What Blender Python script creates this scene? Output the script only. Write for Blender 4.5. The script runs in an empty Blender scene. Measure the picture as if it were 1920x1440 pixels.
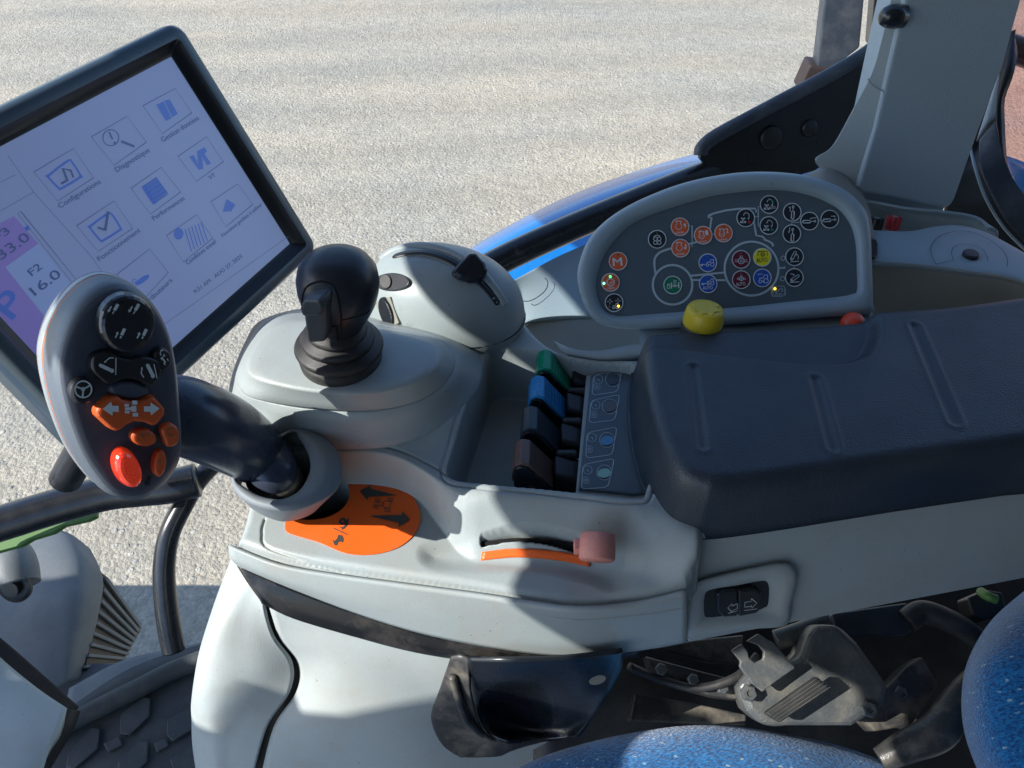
import bpy, math, random
import numpy as np
from mathutils import Vector, Matrix
random.seed(7); rng=np.random.RandomState(5)
C=bpy.context.scene.collection; SC=bpy.context.scene
# ---------------------------------------------------------------- camera, world, sun
CAM=np.array([0.,-.4243,.4243]); F0=1387.; S2=math.sqrt(.5)
cd=bpy.data.cameras.new('camera'); cam=bpy.data.objects.new('camera',cd); C.objects.link(cam)
cam.location=CAM; cam.rotation_euler=(math.radians(45),0,0)
cd.sensor_width=36; cd.lens=36*F0/1920; cd.clip_start=.02; cd.clip_end=500; SC.camera=cam
SUN=Vector((-.74,-.27,.61)).normalized()
w=bpy.data.worlds.new('World'); SC.world=w; w.use_nodes=True; nt=w.node_tree
sky=nt.nodes.new('ShaderNodeTexSky'); sky.sky_type='NISHITA'; sky.sun_disc=False
sky.ozone_density=5; sky.sun_elevation=math.asin(SUN.z); sky.sun_rotation=math.atan2(SUN.x,SUN.y)
nt.nodes['Background'].inputs[1].default_value=.15
nt.links.new(sky.outputs[0],nt.nodes['Background'].inputs[0])
sd=bpy.data.lights.new('sun','SUN'); sd.energy=4.3; sd.angle=math.radians(.25); sd.color=(1,.96,.90)
so=bpy.data.objects.new('sun',sd); C.objects.link(so); so.rotation_euler=SUN.to_track_quat('Z','Y').to_euler()
SC.view_settings.view_transform='Standard'; SC.view_settings.look='None'; SC.view_settings.gamma=1
SC.view_settings.use_curve_mapping=False; SC.view_settings.exposure=.72
SC.cycles.max_bounces=6
# ---------------------------------------------------------------- helpers
def ray(px,py):
    a=(py-720)/F0
    return np.array([(px-960)/F0, S2*(1-a), -S2*(1+a)])
def P(px,py,z=0.):
    r=ray(px,py); return CAM+r*((z-CAM[2])/r[2])
def PY(px,py,Y):
    r=ray(px,py); return CAM+r*((Y-CAM[1])/r[1])
def PD(px,py,d): return CAM+ray(px,py)*d
def depth(p): return float((np.asarray(p)-CAM)@np.array([0,S2,-S2]))
def unit(v): v=np.asarray(v,float); return v/np.linalg.norm(v)
class PL:
    def __init__(s,pt,n): s.o=np.asarray(pt,float); s.n=unit(n)
    def p(s,px,py,off=0.):
        r=ray(px,py); o=s.o+s.n*off; return CAM+r*(((o-CAM)@s.n)/(r@s.n))
    def w(s,px,py): return depth(s.p(px,py))/F0      # metres per photo pixel
def pl3(a,b,c):
    n=unit(np.cross(b-a,c-a)); 
    if n@(CAM-a)<0: n=-n
    return PL(a,n)
def cr(pts,n=6,closed=False):
    p=np.asarray(pts,float); k=len(p); out=[]
    rg=range(k) if closed else range(k-1)
    for i in rg:
        if closed: a,b,c,d=p[(i-1)%k],p[i],p[(i+1)%k],p[(i+2)%k]
        else: a,b,c,d=p[max(i-1,0)],p[i],p[i+1],p[min(i+2,k-1)]
        for j in range(n):
            t=j/n; out.append(.5*((2*b)+(c-a)*t+(2*a-5*b+4*c-d)*t*t+(3*b-a-3*c+d)*t**3))
    if not closed: out.append(p[-1])
    return np.array(out)
ORG={}
def org(par):
    return ORG.get(par.name,np.zeros(3)) if par else None
def thing(name,label,cat,loc,group=None,kind=None):
    o=bpy.data.objects.new(name,None); C.objects.link(o); o.location=loc; o.empty_display_size=.02
    ORG[o.name]=np.array(loc,float); tag(o,label,cat,group,kind); return o
def tag(o,label=None,cat=None,group=None,kind=None):
    if label: o['label']=label
    if cat: o['category']=cat
    if group: o['group']=group
    if kind: o['kind']=kind
    return o
def mesh(name,v,f,mat,parent=None,smooth=False,mods=(),angle=None):
    v=np.asarray(v,float)
    o0=org(parent)
    top=o0 is None
    if top: o0=np.array([v[:,0].mean(),v[:,1].mean(),v[:,2].min()])
    me=bpy.data.meshes.new(name); me.from_pydata((v-o0).tolist(),[],[list(map(int,q)) for q in f]); 
    me.materials.append(mat)
    if smooth: me.polygons.foreach_set('use_smooth',[True]*len(me.polygons))
    ob=bpy.data.objects.new(name,me); C.objects.link(ob)
    if top: ob.location=o0
    else: ob.parent=parent
    ORG[ob.name]=o0
    for m in mods:
        if m[0]=='bevel':
            b=ob.modifiers.new('bevel','BEVEL'); b.width=m[1]; b.segments=m[2] if len(m)>2 else 3; b.limit_method='ANGLE'; b.angle_limit=math.radians(40)
            b.harden_normals=False
        if m[0]=='solid':
            b=ob.modifiers.new('solid','SOLIDIFY'); b.thickness=m[1]; b.offset=-1 if len(m)<3 else m[2]
        if m[0]=='sub':
            b=ob.modifiers.new('sub','SUBSURF'); b.levels=b.render_levels=m[1]
    return ob
class MB:
    def __init__(s): s.v=[]; s.f=[]
    def add(s,v,f):
        k=len(s.v); s.v+= [tuple(map(float,q)) for q in v]; s.f+=[[i+k for i in q] for q in f]; return s
    def build(s,name,mat,parent=None,**k): return mesh(name,s.v,s.f,mat,parent,**k)
def gridf(n,m,closed=False):
    f=[]
    for i in range(n-1):
        for j in range(m if closed else m-1):
            j2=(j+1)%m; f.append([i*m+j,i*m+j2,(i+1)*m+j2,(i+1)*m+j])
    return f
def patch(name,rows,mat,parent=None,n=5,th=.003,fn=P,mods=()):
    g=np.array([[fn(*q) for q in r] for r in rows])
    g=np.array([cr(r,n) for r in g]); g=np.array([cr(g[:,j],n) for j in range(g.shape[1])]).transpose(1,0,2)
    a,b=g.shape[:2]; v=g.reshape(-1,3); f=gridf(a,b)
    nn=np.cross(g[0,1]-g[0,0],g[1,0]-g[0,0])
    mid=g[a//2,b//2]; nn=np.cross(g[a//2,b//2+1]-mid,g[a//2+1,b//2]-mid)
    if nn@(CAM-mid)<0: f=[q[::-1] for q in f]
    return mesh(name,v,f,mat,parent,smooth=True,mods=([('solid',th)] if th else [])+list(mods))
def prismf(n):
    return [list(range(n))[::-1],list(range(n,2*n))]+[[i,(i+1)%n,n+(i+1)%n,n+i] for i in range(n)]
def prism(name,pl,pts,h0,h1,mat,parent=None,sp=0,bev=0,taper=1.,smooth=True,mb=None):
    q=np.array([pl.p(*a) for a in pts]) ; 
    if sp: q=cr(q,sp,True)
    ar=sum(np.cross(q[i]-q[0],q[(i+1)%len(q)]-q[0]) for i in range(len(q)))@pl.n
    if ar<0: q=q[::-1]
    c=q.mean(0); v=list(q+pl.n*h0)+list(c+(q-c)*taper+pl.n*h1); f=prismf(len(q))
    if mb is not None: mb.add(v,f); return
    return mesh(name,v,f,mat,parent,smooth=False,mods=[('bevel',bev,3)] if bev else [])
def disc_pts(cx,cy,rx,ry=None,n=32,rot=0):
    ry=ry or rx
    return [(cx+rx*math.cos(t)*math.cos(rot)-ry*math.sin(t)*math.sin(rot),cy+rx*math.cos(t)*math.sin(rot)+ry*math.sin(t)*math.cos(rot)) for t in [2*math.pi*i/n for i in range(n)]]
def stroke(mb,pl,pts,wpx,off=.0006,closed=False,h=.0003):
    q=np.array([pl.p(*a) for a in pts]); k=len(q); hw=wpx*pl.w(*pts[0])/2
    T=[]
    for i in range(k):
        a=q[(i-1)%k] if (closed or i>0) else q[i]; b=q[(i+1)%k] if (closed or i<k-1) else q[i]
        T.append(unit(b-a) if np.linalg.norm(b-a)>1e-9 else unit(q[-1]-q[0]))
    T=np.array(T); N=np.cross(pl.n,T)
    sc=[]
    for i in range(k):
        if (closed or 0<i<k-1):
            a=unit(q[i]-q[(i-1)%k]+1e-12); sc.append(1/max(.5,abs(T[i]@a)))
        else: sc.append(1)
    sc=np.array(sc)[:,None]
    L=q+N*hw*sc; R=q-N*hw*sc
    v=list(L+pl.n*(off+h))+list(R+pl.n*(off+h))
    f=[]
    for i in range(k if closed else k-1):
        j=(i+1)%k; f.append([i,k+i,k+j,j])
    mb.add(v,f)
def circ(mb,pl,cx,cy,r,w_,off=.0006,n=28,a0=0,a1=360):
    full=abs(a1-a0)>=360
    m=n if full else max(6,int(n*abs(a1-a0)/360)+1)
    pts=[(cx+r*math.cos(math.radians(a0+(a1-a0)*i/(m if full else m-1))),cy+r*math.sin(math.radians(a0+(a1-a0)*i/(m if full else m-1)))) for i in range(m)]
    stroke(mb,pl,pts,w_,off,full)
def fill(mb,pl,pts,off=.0006,h=.0003):
    q=[pl.p(*a,off+h) for a in pts]; 
    nn=sum(np.cross(q[i]-q[0],q[(i+1)%len(q)]-q[0]) for i in range(len(q)))@pl.n
    if nn<0: q=q[::-1]
    mb.add(q,[list(range(len(q)))])
def arrow(mb,pl,a,b,w_,head=None,off=.0006,hw=1.1):
    a=np.array(a,float);b=np.array(b,float);d=unit(b-a);n=np.array([-d[1],d[0]]);head=head or w_*3
    c=b-d*head
    stroke(mb,pl,[tuple(a),tuple(c+d*.3)],w_,off); fill(mb,pl,[tuple(b),tuple(c+n*head*.5*hw),tuple(c-n*head*.5*hw)],off)
TXT={}
def textmesh(s):
    if s in TXT: return TXT[s]
    cu=bpy.data.curves.new('t','FONT'); cu.body=s; cu.size=1; cu.resolution_u=3
    o=bpy.data.objects.new('t',cu); C.objects.link(o); bpy.context.view_layer.update()
    me=bpy.data.meshes.new_from_object(o.evaluated_get(bpy.context.evaluated_depsgraph_get()))
    v=np.array([tuple(q.co) for q in me.vertices]); f=[list(p.vertices) for p in me.polygons]
    bpy.data.objects.remove(o); bpy.data.curves.remove(cu); bpy.data.meshes.remove(me)
    v[:,0]-=v[:,0].min(); v[:,0]/=max(v[:,0].max(),1e-6); TXT[s]=(v,f); return TXT[s]
def text(mb,pl,s,a,b,hpx,off=.0006,upv=None,bold=0):
    # baseline from pixel a to pixel b, cap height hpx
    v,f=textmesh(s); A=pl.p(*a,off+.0003); B=pl.p(*b,off+.0003); x=B-A; y=unit(np.cross(pl.n,x))*hpx*pl.w(*a)/.7
    for dx,dy in ([(0,0)] if not bold else [(0,0),(bold,0),(-bold,0),(0,bold)]):
        u=unit(x)*dx*pl.w(*a)+unit(y)*dy*pl.w(*a)+pl.n*(.00002*(dx+dy*2+3))
        mb.add(A+u+v[:,:1]*x+v[:,1:2]*y,f)
def lathe(prof,base,axis=(0,0,1),n=40):
    ax=unit(axis); a=unit(np.cross(ax,(0.3,1,0.1))); b=np.cross(ax,a); v=[]
    for r,h in prof:
        for i in range(n):
            t=2*math.pi*i/n; v.append(np.asarray(base)+ax*h+(a*math.cos(t)+b*math.sin(t))*r)
    f=gridf(len(prof),n,True)
    f=[q[::-1] for q in f]
    f+= [list(range(n)), [(len(prof)-1)*n+i for i in range(n)][::-1]]
    f=[q[::-1] for q in f]
    return v,f
def tube(name,pts,r,mat,parent=None,n=16,sub=8,sq=1.,cap=True,mb=None):
    pts=np.asarray(pts,float); rr=np.array([r]*len(pts) if np.isscalar(r) else r,float)
    q=cr(np.c_[pts,rr],sub) if sub>1 else np.c_[pts,rr]
    v=[]; up=np.array([0,0,1.]); pu=None
    for i in range(len(q)):
        t=unit(q[min(i+1,len(q)-1),:3]-q[max(i-1,0),:3])
        if pu is None: pu=np.cross(t,up) if abs(t[2])<.95 else np.cross(t,[0,1,0])
        a=unit(pu-t*(pu@t)); pu=a; b=np.cross(t,a)
        for j in range(n):
            th=2*math.pi*j/n; v.append(q[i,:3]+(a*math.cos(th)+b*math.sin(th)*sq)*q[i,3])
    f=gridf(len(q),n,True)
    if cap: f+=[list(range(n))[::-1],[(len(q)-1)*n+i for i in range(n)]]
    if mb is not None: mb.add(v,f); return
    return mesh(name,v,f,mat,parent,smooth=True)
def loft(name,secs,mat,parent=None,closed=True,cap0=False,cap1=False,smooth=True,mods=()):
    n=len(secs[0]); v=[p for s in secs for p in s]; f=gridf(len(secs),n,closed)
    if cap0: f.append(list(range(n))[::-1])
    if cap1: f.append([(len(secs)-1)*n+i for i in range(n)])
    me=mesh(name,v,f,mat,parent,smooth=smooth,mods=mods)
    return me
def recalc(ob):
    import bmesh
    b=bmesh.new(); b.from_mesh(ob.data); bmesh.ops.recalc_face_normals(b,faces=b.faces); b.to_mesh(ob.data); b.free(); return ob
def angring(pts,n=96,c=None):
    p=cr(np.array(pts,float),10,True); c=np.array(c if c is not None else p.mean(0)); d=p-c
    an=np.unwrap(np.arctan2(d[:,1],d[:,0])); 
    if an[-1]<an[0]: p=p[::-1]; d=p-c; an=np.unwrap(np.arctan2(d[:,1],d[:,0]))
    an=np.r_[an,an[0]+2*math.pi]; p=np.r_[p,p[:1]]
    t=np.linspace(-math.pi,math.pi,n,endpoint=False); t=(t-an[0])%(2*math.pi)+an[0]
    return [(np.interp(q,an,p[:,0]),np.interp(q,an,p[:,1])) for q in t]
# ---------------------------------------------------------------- materials
def nd(nt,t,**k):
    n=nt.nodes.new(t)
    for a,b in k.items(): setattr(n,a,b)
    return n
SPECK={'moulded_grey_plastic','pale_grey_plastic','grey_trim_plastic','pod_plastic'}
def mat(name,col,rough=.5,var=.08,vs=12.,bump=.0,bs=900.,dust=0.,dcol=(.35,.32,.27),metal=0.,coat=0.,spec=.5,emit=None,es=0.,dscale=18.,vor=False,scr=0.):
    m=bpy.data.materials.new(name); m.use_nodes=True; nt=m.node_tree; b=nt.nodes['Principled BSDF']
    L=nt.links.new; tc=nd(nt,'ShaderNodeTexCoord'); geo=nd(nt,'ShaderNodeNewGeometry'); pos=geo.outputs['Position']
    n1=nd(nt,'ShaderNodeTexNoise'); n1.inputs['Scale'].default_value=vs; n1.inputs['Detail'].default_value=5; L(pos,n1.inputs['Vector'])
    mx=nd(nt,'ShaderNodeMix',data_type='RGBA'); mx.inputs[6].default_value=(*[c*(1-var) for c in col],1); mx.inputs[7].default_value=(*[min(1,c*(1+var)) for c in col],1)
    L(n1.outputs['Fac'],mx.inputs[0]); out=mx.outputs[2]
    nf=nd(nt,'ShaderNodeTexNoise'); nf.inputs['Scale'].default_value=1100; nf.inputs['Detail'].default_value=2; L(pos,nf.inputs['Vector'])
    rf_=nd(nt,'ShaderNodeMapRange'); rf_.inputs[1].default_value=.3; rf_.inputs[2].default_value=.7; rf_.inputs[3].default_value=1-var*.9; rf_.inputs[4].default_value=1+var*.9; L(nf.outputs['Fac'],rf_.inputs[0])
    vs_=nd(nt,'ShaderNodeVectorMath',operation='SCALE'); L(out,vs_.inputs[0]); L(rf_.outputs[0],vs_.inputs['Scale']); out=vs_.outputs[0]
    if dust:
        n2=nd(nt,'ShaderNodeTexNoise'); n2.inputs['Scale'].default_value=dscale; n2.inputs['Detail'].default_value=9; n2.inputs['Roughness'].default_value=.68; L(pos,n2.inputs['Vector'])
        r=nd(nt,'ShaderNodeMapRange'); r.inputs[1].default_value=.46; r.inputs[2].default_value=.72; r.inputs[3].default_value=0; r.inputs[4].default_value=dust; L(n2.outputs['Fac'],r.inputs[0])
        m2=nd(nt,'ShaderNodeMix',data_type='RGBA'); L(r.outputs[0],m2.inputs[0]); L(out,m2.inputs[6]); m2.inputs[7].default_value=(*dcol,1); out=m2.outputs[2]
    if name in SPECK:
        sn=nd(nt,'ShaderNodeTexNoise'); sn.inputs['Scale'].default_value=300; sn.inputs['Detail'].default_value=1; L(pos,sn.inputs['Vector'])
        sr=nd(nt,'ShaderNodeMapRange'); sr.inputs[1].default_value=.765; sr.inputs[2].default_value=.79; sr.inputs[3].default_value=0; sr.inputs[4].default_value=.5; L(sn.outputs['Fac'],sr.inputs[0])
        m5=nd(nt,'ShaderNodeMix',data_type='RGBA'); L(sr.outputs[0],m5.inputs[0]); L(out,m5.inputs[6]); m5.inputs[7].default_value=(.10,.08,.06,1); out=m5.outputs[2]
    L(out,b.inputs['Base Color'])
    n3=nd(nt,'ShaderNodeTexNoise'); n3.inputs['Scale'].default_value=vs*2.3; n3.inputs['Detail'].default_value=6; L(pos,n3.inputs['Vector'])
    rr=nd(nt,'ShaderNodeMapRange'); rr.inputs[3].default_value=max(.03,rough-.08); rr.inputs[4].default_value=min(1,rough+.1); L(n3.outputs['Fac'],rr.inputs[0]); L(rr.outputs[0],b.inputs['Roughness'])
    b.inputs['Metallic'].default_value=metal; b.inputs['Coat Weight'].default_value=coat; b.inputs['Coat Roughness'].default_value=.08; b.inputs['Specular IOR Level'].default_value=spec
    if emit: b.inputs['Emission Color'].default_value=(*emit,1); b.inputs['Emission Strength'].default_value=es
    if bump:
        t=nd(nt,'ShaderNodeTexVoronoi') if vor else nd(nt,'ShaderNodeTexNoise'); t.inputs['Scale'].default_value=bs; L(pos,t.inputs['Vector'])
        bp=nd(nt,'ShaderNodeBump'); bp.inputs['Strength'].default_value=bump; bp.inputs['Distance'].default_value=.0006; L(t.outputs[0],bp.inputs['Height']); L(bp.outputs[0],b.inputs['Normal'])
    return m
M={}
M['shell']=mat('moulded_grey_plastic',(.355,.405,.405),.38,.06,9,.38,1400,dust=.42,dcol=(.33,.30,.25),dscale=16)
M['shell_low']=mat('pale_grey_plastic',(.42,.47,.465),.42,.06,7,.34,1200,dust=.45,dcol=(.36,.32,.255),dscale=11)
M['trim']=mat('grey_trim_plastic',(.275,.36,.40),.44,.05,9,.25,1400,dust=.1)
M['shelf']=mat('warm_grey_trim',(.27,.275,.24),.55,.05,9,.25,1400,dust=.12)
M['pod']=mat('pod_plastic',(.31,.365,.37),.36,.05,10,.2,1600,dust=.05)
M['leather']=mat('grey_grained_trim',(.34,.42,.465),.46,.04,6,.35,620,vor=True)
M['pad']=mat('dark_armrest_leather',(.017,.029,.044),.42,.12,14,.4,800,vor=True,dust=.22,dcol=(.11,.12,.12),dscale=11,spec=.6)
M['panel']=mat('slate_membrane',(.088,.125,.150),.38,.04,20,.1,2500)
M['black']=mat('black_plastic',(.014,.016,.018),.35,.1,20,.15,1600,dust=.04,dcol=(.1,.1,.09))
M['blackgl']=mat('glossy_black_plastic',(.010,.013,.018),.27,.1,20,.03,900,coat=.4)
M['rubber']=mat('black_rubber',(.022,.022,.022),.5,.2,30,.3,1800,dust=.25,dcol=(.13,.12,.1),dscale=60)
M['dirty']=mat('dusty_black_plastic',(.045,.045,.045),.36,.2,20,.4,700,dust=.8,dcol=(.27,.24,.185),dscale=26)
M['metal']=mat('grey_buckle_metal',(.09,.1,.105),.42,.15,30,.4,700,dust=.6,dcol=(.26,.24,.19),dscale=50,metal=.3)
M['tube']=mat('black_painted_tube',(.012,.014,.018),.28,.2,20,.1,700,coat=.3,dust=.06,dcol=(.2,.19,.17),dscale=60)
M['grip']=mat('graphite_grip',(.045,.058,.09),.25,.1,30,.08,1800,coat=.15)
M['face']=mat('graphite_face',(.06,.072,.10),.42,.06,20,.3,2600)
M['bezel']=mat('silver_bezel',(.16,.19,.22),.36,.06,20,.3,2200,metal=.35)
M['clear']=mat('clear_rim',(.32,.36,.38),.18,.03,20,coat=.6)
M['copper']=mat('copper_edge',(.5,.17,.07),.35,.1,40)
M['orange']=mat('orange_decal',(.9,.135,.012),.4,.04,20,.12,1500,dust=.05)
M['orangeb']=mat('orange_rubber_button',(.62,.105,.02),.4,.06,30,.2,1500)
M['redlens']=mat('red_lens_button',(.75,.04,.015),.1,.25,60,coat=.8,emit=(1,.07,.02),es=.12)
M['pink']=mat('faded_red_knob',(.68,.27,.22),.5,.12,70,.35,900,dust=.35,dcol=(.42,.26,.21),dscale=60)
M['white']=mat('white_print',(.6,.68,.7),.5,.02,10)
M['line']=mat('pale_print',(.42,.53,.57),.5,.02,10)
M['dim']=mat('worn_print',(.32,.37,.37),.5,.2,100)
M['darkprint']=mat('dark_print',(.055,.058,.055),.5,.2,200)
M['brownprint']=mat('embossed_print',(.16,.12,.07),.5,.2,200)
M['b_orange']=mat('orange_key',(.72,.125,.035),.45,.03,20)
M['b_red']=mat('maroon_key',(.14,.012,.028),.45,.03,20)
M['b_blue']=mat('blue_key',(.01,.09,.45),.45,.03,20)
M['b_green']=mat('green_key',(.0,.19,.10),.45,.03,20)
M['b_yel']=mat('yellow_key',(.78,.72,.01),.45,.03,20)
M['b_blk']=mat('black_key',(.012,.018,.026),.45,.03,20)
M['yelknob']=mat('yellow_knob',(.62,.47,.02),.38,.08,50,.2,1200,dust=.2,dcol=(.35,.28,.05),dscale=50)
M['redknob']=mat('red_knob',(.45,.035,.05),.45,.1,50)
M['redbtn']=mat('orange_red_button',(.7,.06,.015),.35,.1,50)
M['fender']=mat('blue_fender_paint',(.0,.15,.46),.25,.05,5,coat=.6,dust=.12,dcol=(.2,.3,.45))
M['green']=mat('green_paint',(.07,.17,.035),.55,.1,20)
M['lg']=mat('green_lever_cap',(.0,.30,.16),.33,.25,60,.2,1200)
M['lb']=mat('blue_lever_cap',(.03,.27,.60),.33,.25,60,.2,1200)
M['lk']=mat('black_lever_cap',(.035,.055,.075),.3,.2,60,.2,1200)
M['lbr']=mat('brown_lever_cap',(.15,.095,.08),.33,.25,60,.2,1200)
M['mon']=mat('monitor_housing',(.05,.075,.095),.3,.06,20,.15,1800,coat=.25)
M['monin']=mat('monitor_inner_bezel',(.01,.012,.015),.3,.1,20)
M['void']=mat('dark_void',(.004,.004,.005),.9,.1,20)
M['knobm']=mat('satin_black_knob',(.016,.020,.026),.33,.15,40,.12,1500,dust=.08,dcol=(.08,.08,.08))
M['rock']=mat('grey_rocker',(.06,.068,.075),.38,.1,40,.2,1500)
M['liner']=mat('dark_headliner',(.18,.20,.22),.8)
M['mat']=mat('rubber_floor_mat',(.05,.058,.062),.6,.2,12,.6,500,dust=.6,dcol=(.12,.12,.11),dscale=24)
M['step']=mat('grey_step_cover',(.16,.18,.19),.55,.1,10,.4,700,dust=.4,dcol=(.3,.3,.28),dscale=16)
M['post']=mat('painted_steel_post',(.035,.048,.065),.4,.15,20,.1,700,dust=.3,dcol=(.2,.2,.2),dscale=30)
M['rust']=mat('brown_steel_block',(.03,.02,.02),.6,.2,40,.3,500)
M['wedge']=mat('black_gloss_trim',(.012,.013,.014),.22,.1,20,.15,1600,dust=.5,dcol=(.16,.14,.12),dscale=22)
M['lgreen']=mat('green_lamp',(.1,.8,.3),.4,emit=(.1,1,.35),es=.9)
M['lcyan']=mat('pale_green_lamp',(.3,.8,.6),.4,emit=(.3,1,.7),es=1.)
M['lyel']=mat('amber_lamp',(.9,.6,.05),.4,emit=(1,.62,.05),es=1.3)
M['loff']=mat('unlit_lamp',(.12,.12,.11),.3)
M['e_blue']=mat('ellipse_blue',(.09,.27,.5),.4); M['e_mint']=mat('ellipse_mint',(.27,.55,.48),.4); M['e_brn']=mat('ellipse_grey',(.12,.12,.125),.4); M['e_none']=mat('ellipse_dark',(.05,.07,.085),.4)
M['tri']=mat('green_triangle',(0,.3,.16),.5)
M['reddot']=mat('red_dot',(.6,.02,.05),.5)
def fabric():
    m=bpy.data.materials.new('blue_seat_fabric'); m.use_nodes=True; nt=m.node_tree; b=nt.nodes['Principled BSDF']; L=nt.links.new
    pos=nd(nt,'ShaderNodeNewGeometry').outputs['Position']
    mp=nd(nt,'ShaderNodeMapping'); mp.inputs['Scale'].default_value=(1,2.2,1.4); mp.inputs['Rotation'].default_value=(0,0,.5); L(pos,mp.inputs['Vector'])
    n=nd(nt,'ShaderNodeTexNoise'); n.inputs['Scale'].default_value=330; n.inputs['Detail'].default_value=4; L(mp.outputs[0],n.inputs['Vector'])
    cr_=nd(nt,'ShaderNodeValToRGB'); cr_.color_ramp.elements[0].position=.36; cr_.color_ramp.elements[0].color=(.002,.055,.19,1); cr_.color_ramp.elements[1].position=.66; cr_.color_ramp.elements[1].color=(.01,.20,.50,1); L(n.outputs['Fac'],cr_.inputs[0])
    v=nd(nt,'ShaderNodeTexVoronoi'); v.inputs['Scale'].default_value=95; v.inputs['Randomness'].default_value=.9
    n0=nd(nt,'ShaderNodeTexNoise'); n0.inputs['Scale'].default_value=300; L(pos,n0.inputs['Vector'])
    ad=nd(nt,'ShaderNodeVectorMath',operation='MULTIPLY_ADD'); ad.inputs[1].default_value=(.006,.006,.006); L(n0.outputs['Color'],ad.inputs[0]); L(mp.outputs[0],ad.inputs[2]); L(ad.outputs[0],v.inputs['Vector'])
    r=nd(nt,'ShaderNodeMapRange'); r.inputs[1].default_value=.13; r.inputs[2].default_value=.21; r.inputs[3].default_value=1; r.inputs[4].default_value=0; L(v.outputs['Distance'],r.inputs[0])
    sel=nd(nt,'ShaderNodeMath',operation='GREATER_THAN'); sp=nd(nt,'ShaderNodeSeparateColor'); L(v.outputs['Color'],sp.inputs[0]); L(sp.outputs[0],sel.inputs[0]); sel.inputs[1].default_value=.45
    mu=nd(nt,'ShaderNodeMath',operation='MULTIPLY'); L(r.outputs[0],mu.inputs[0]); L(sel.outputs[0],mu.inputs[1])
    mx=nd(nt,'ShaderNodeMix',data_type='RGBA'); L(mu.outputs[0],mx.inputs[0]); L(cr_.outputs[0],mx.inputs[6]); mx.inputs[7].default_value=(.28,.42,.50,1); L(mx.outputs[2],b.inputs['Base Color'])
    b.inputs['Roughness'].default_value=.9; b.inputs['Sheen Weight'].default_value=.5; b.inputs['Specular IOR Level'].default_value=.15
    bp=nd(nt,'ShaderNodeBump'); bp.inputs['Strength'].default_value=1; bp.inputs['Distance'].default_value=.0016; L(n.outputs['Fac'],bp.inputs['Height']); L(bp.outputs[0],b.inputs['Normal'])
    return m
M['fabric']=fabric()
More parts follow.
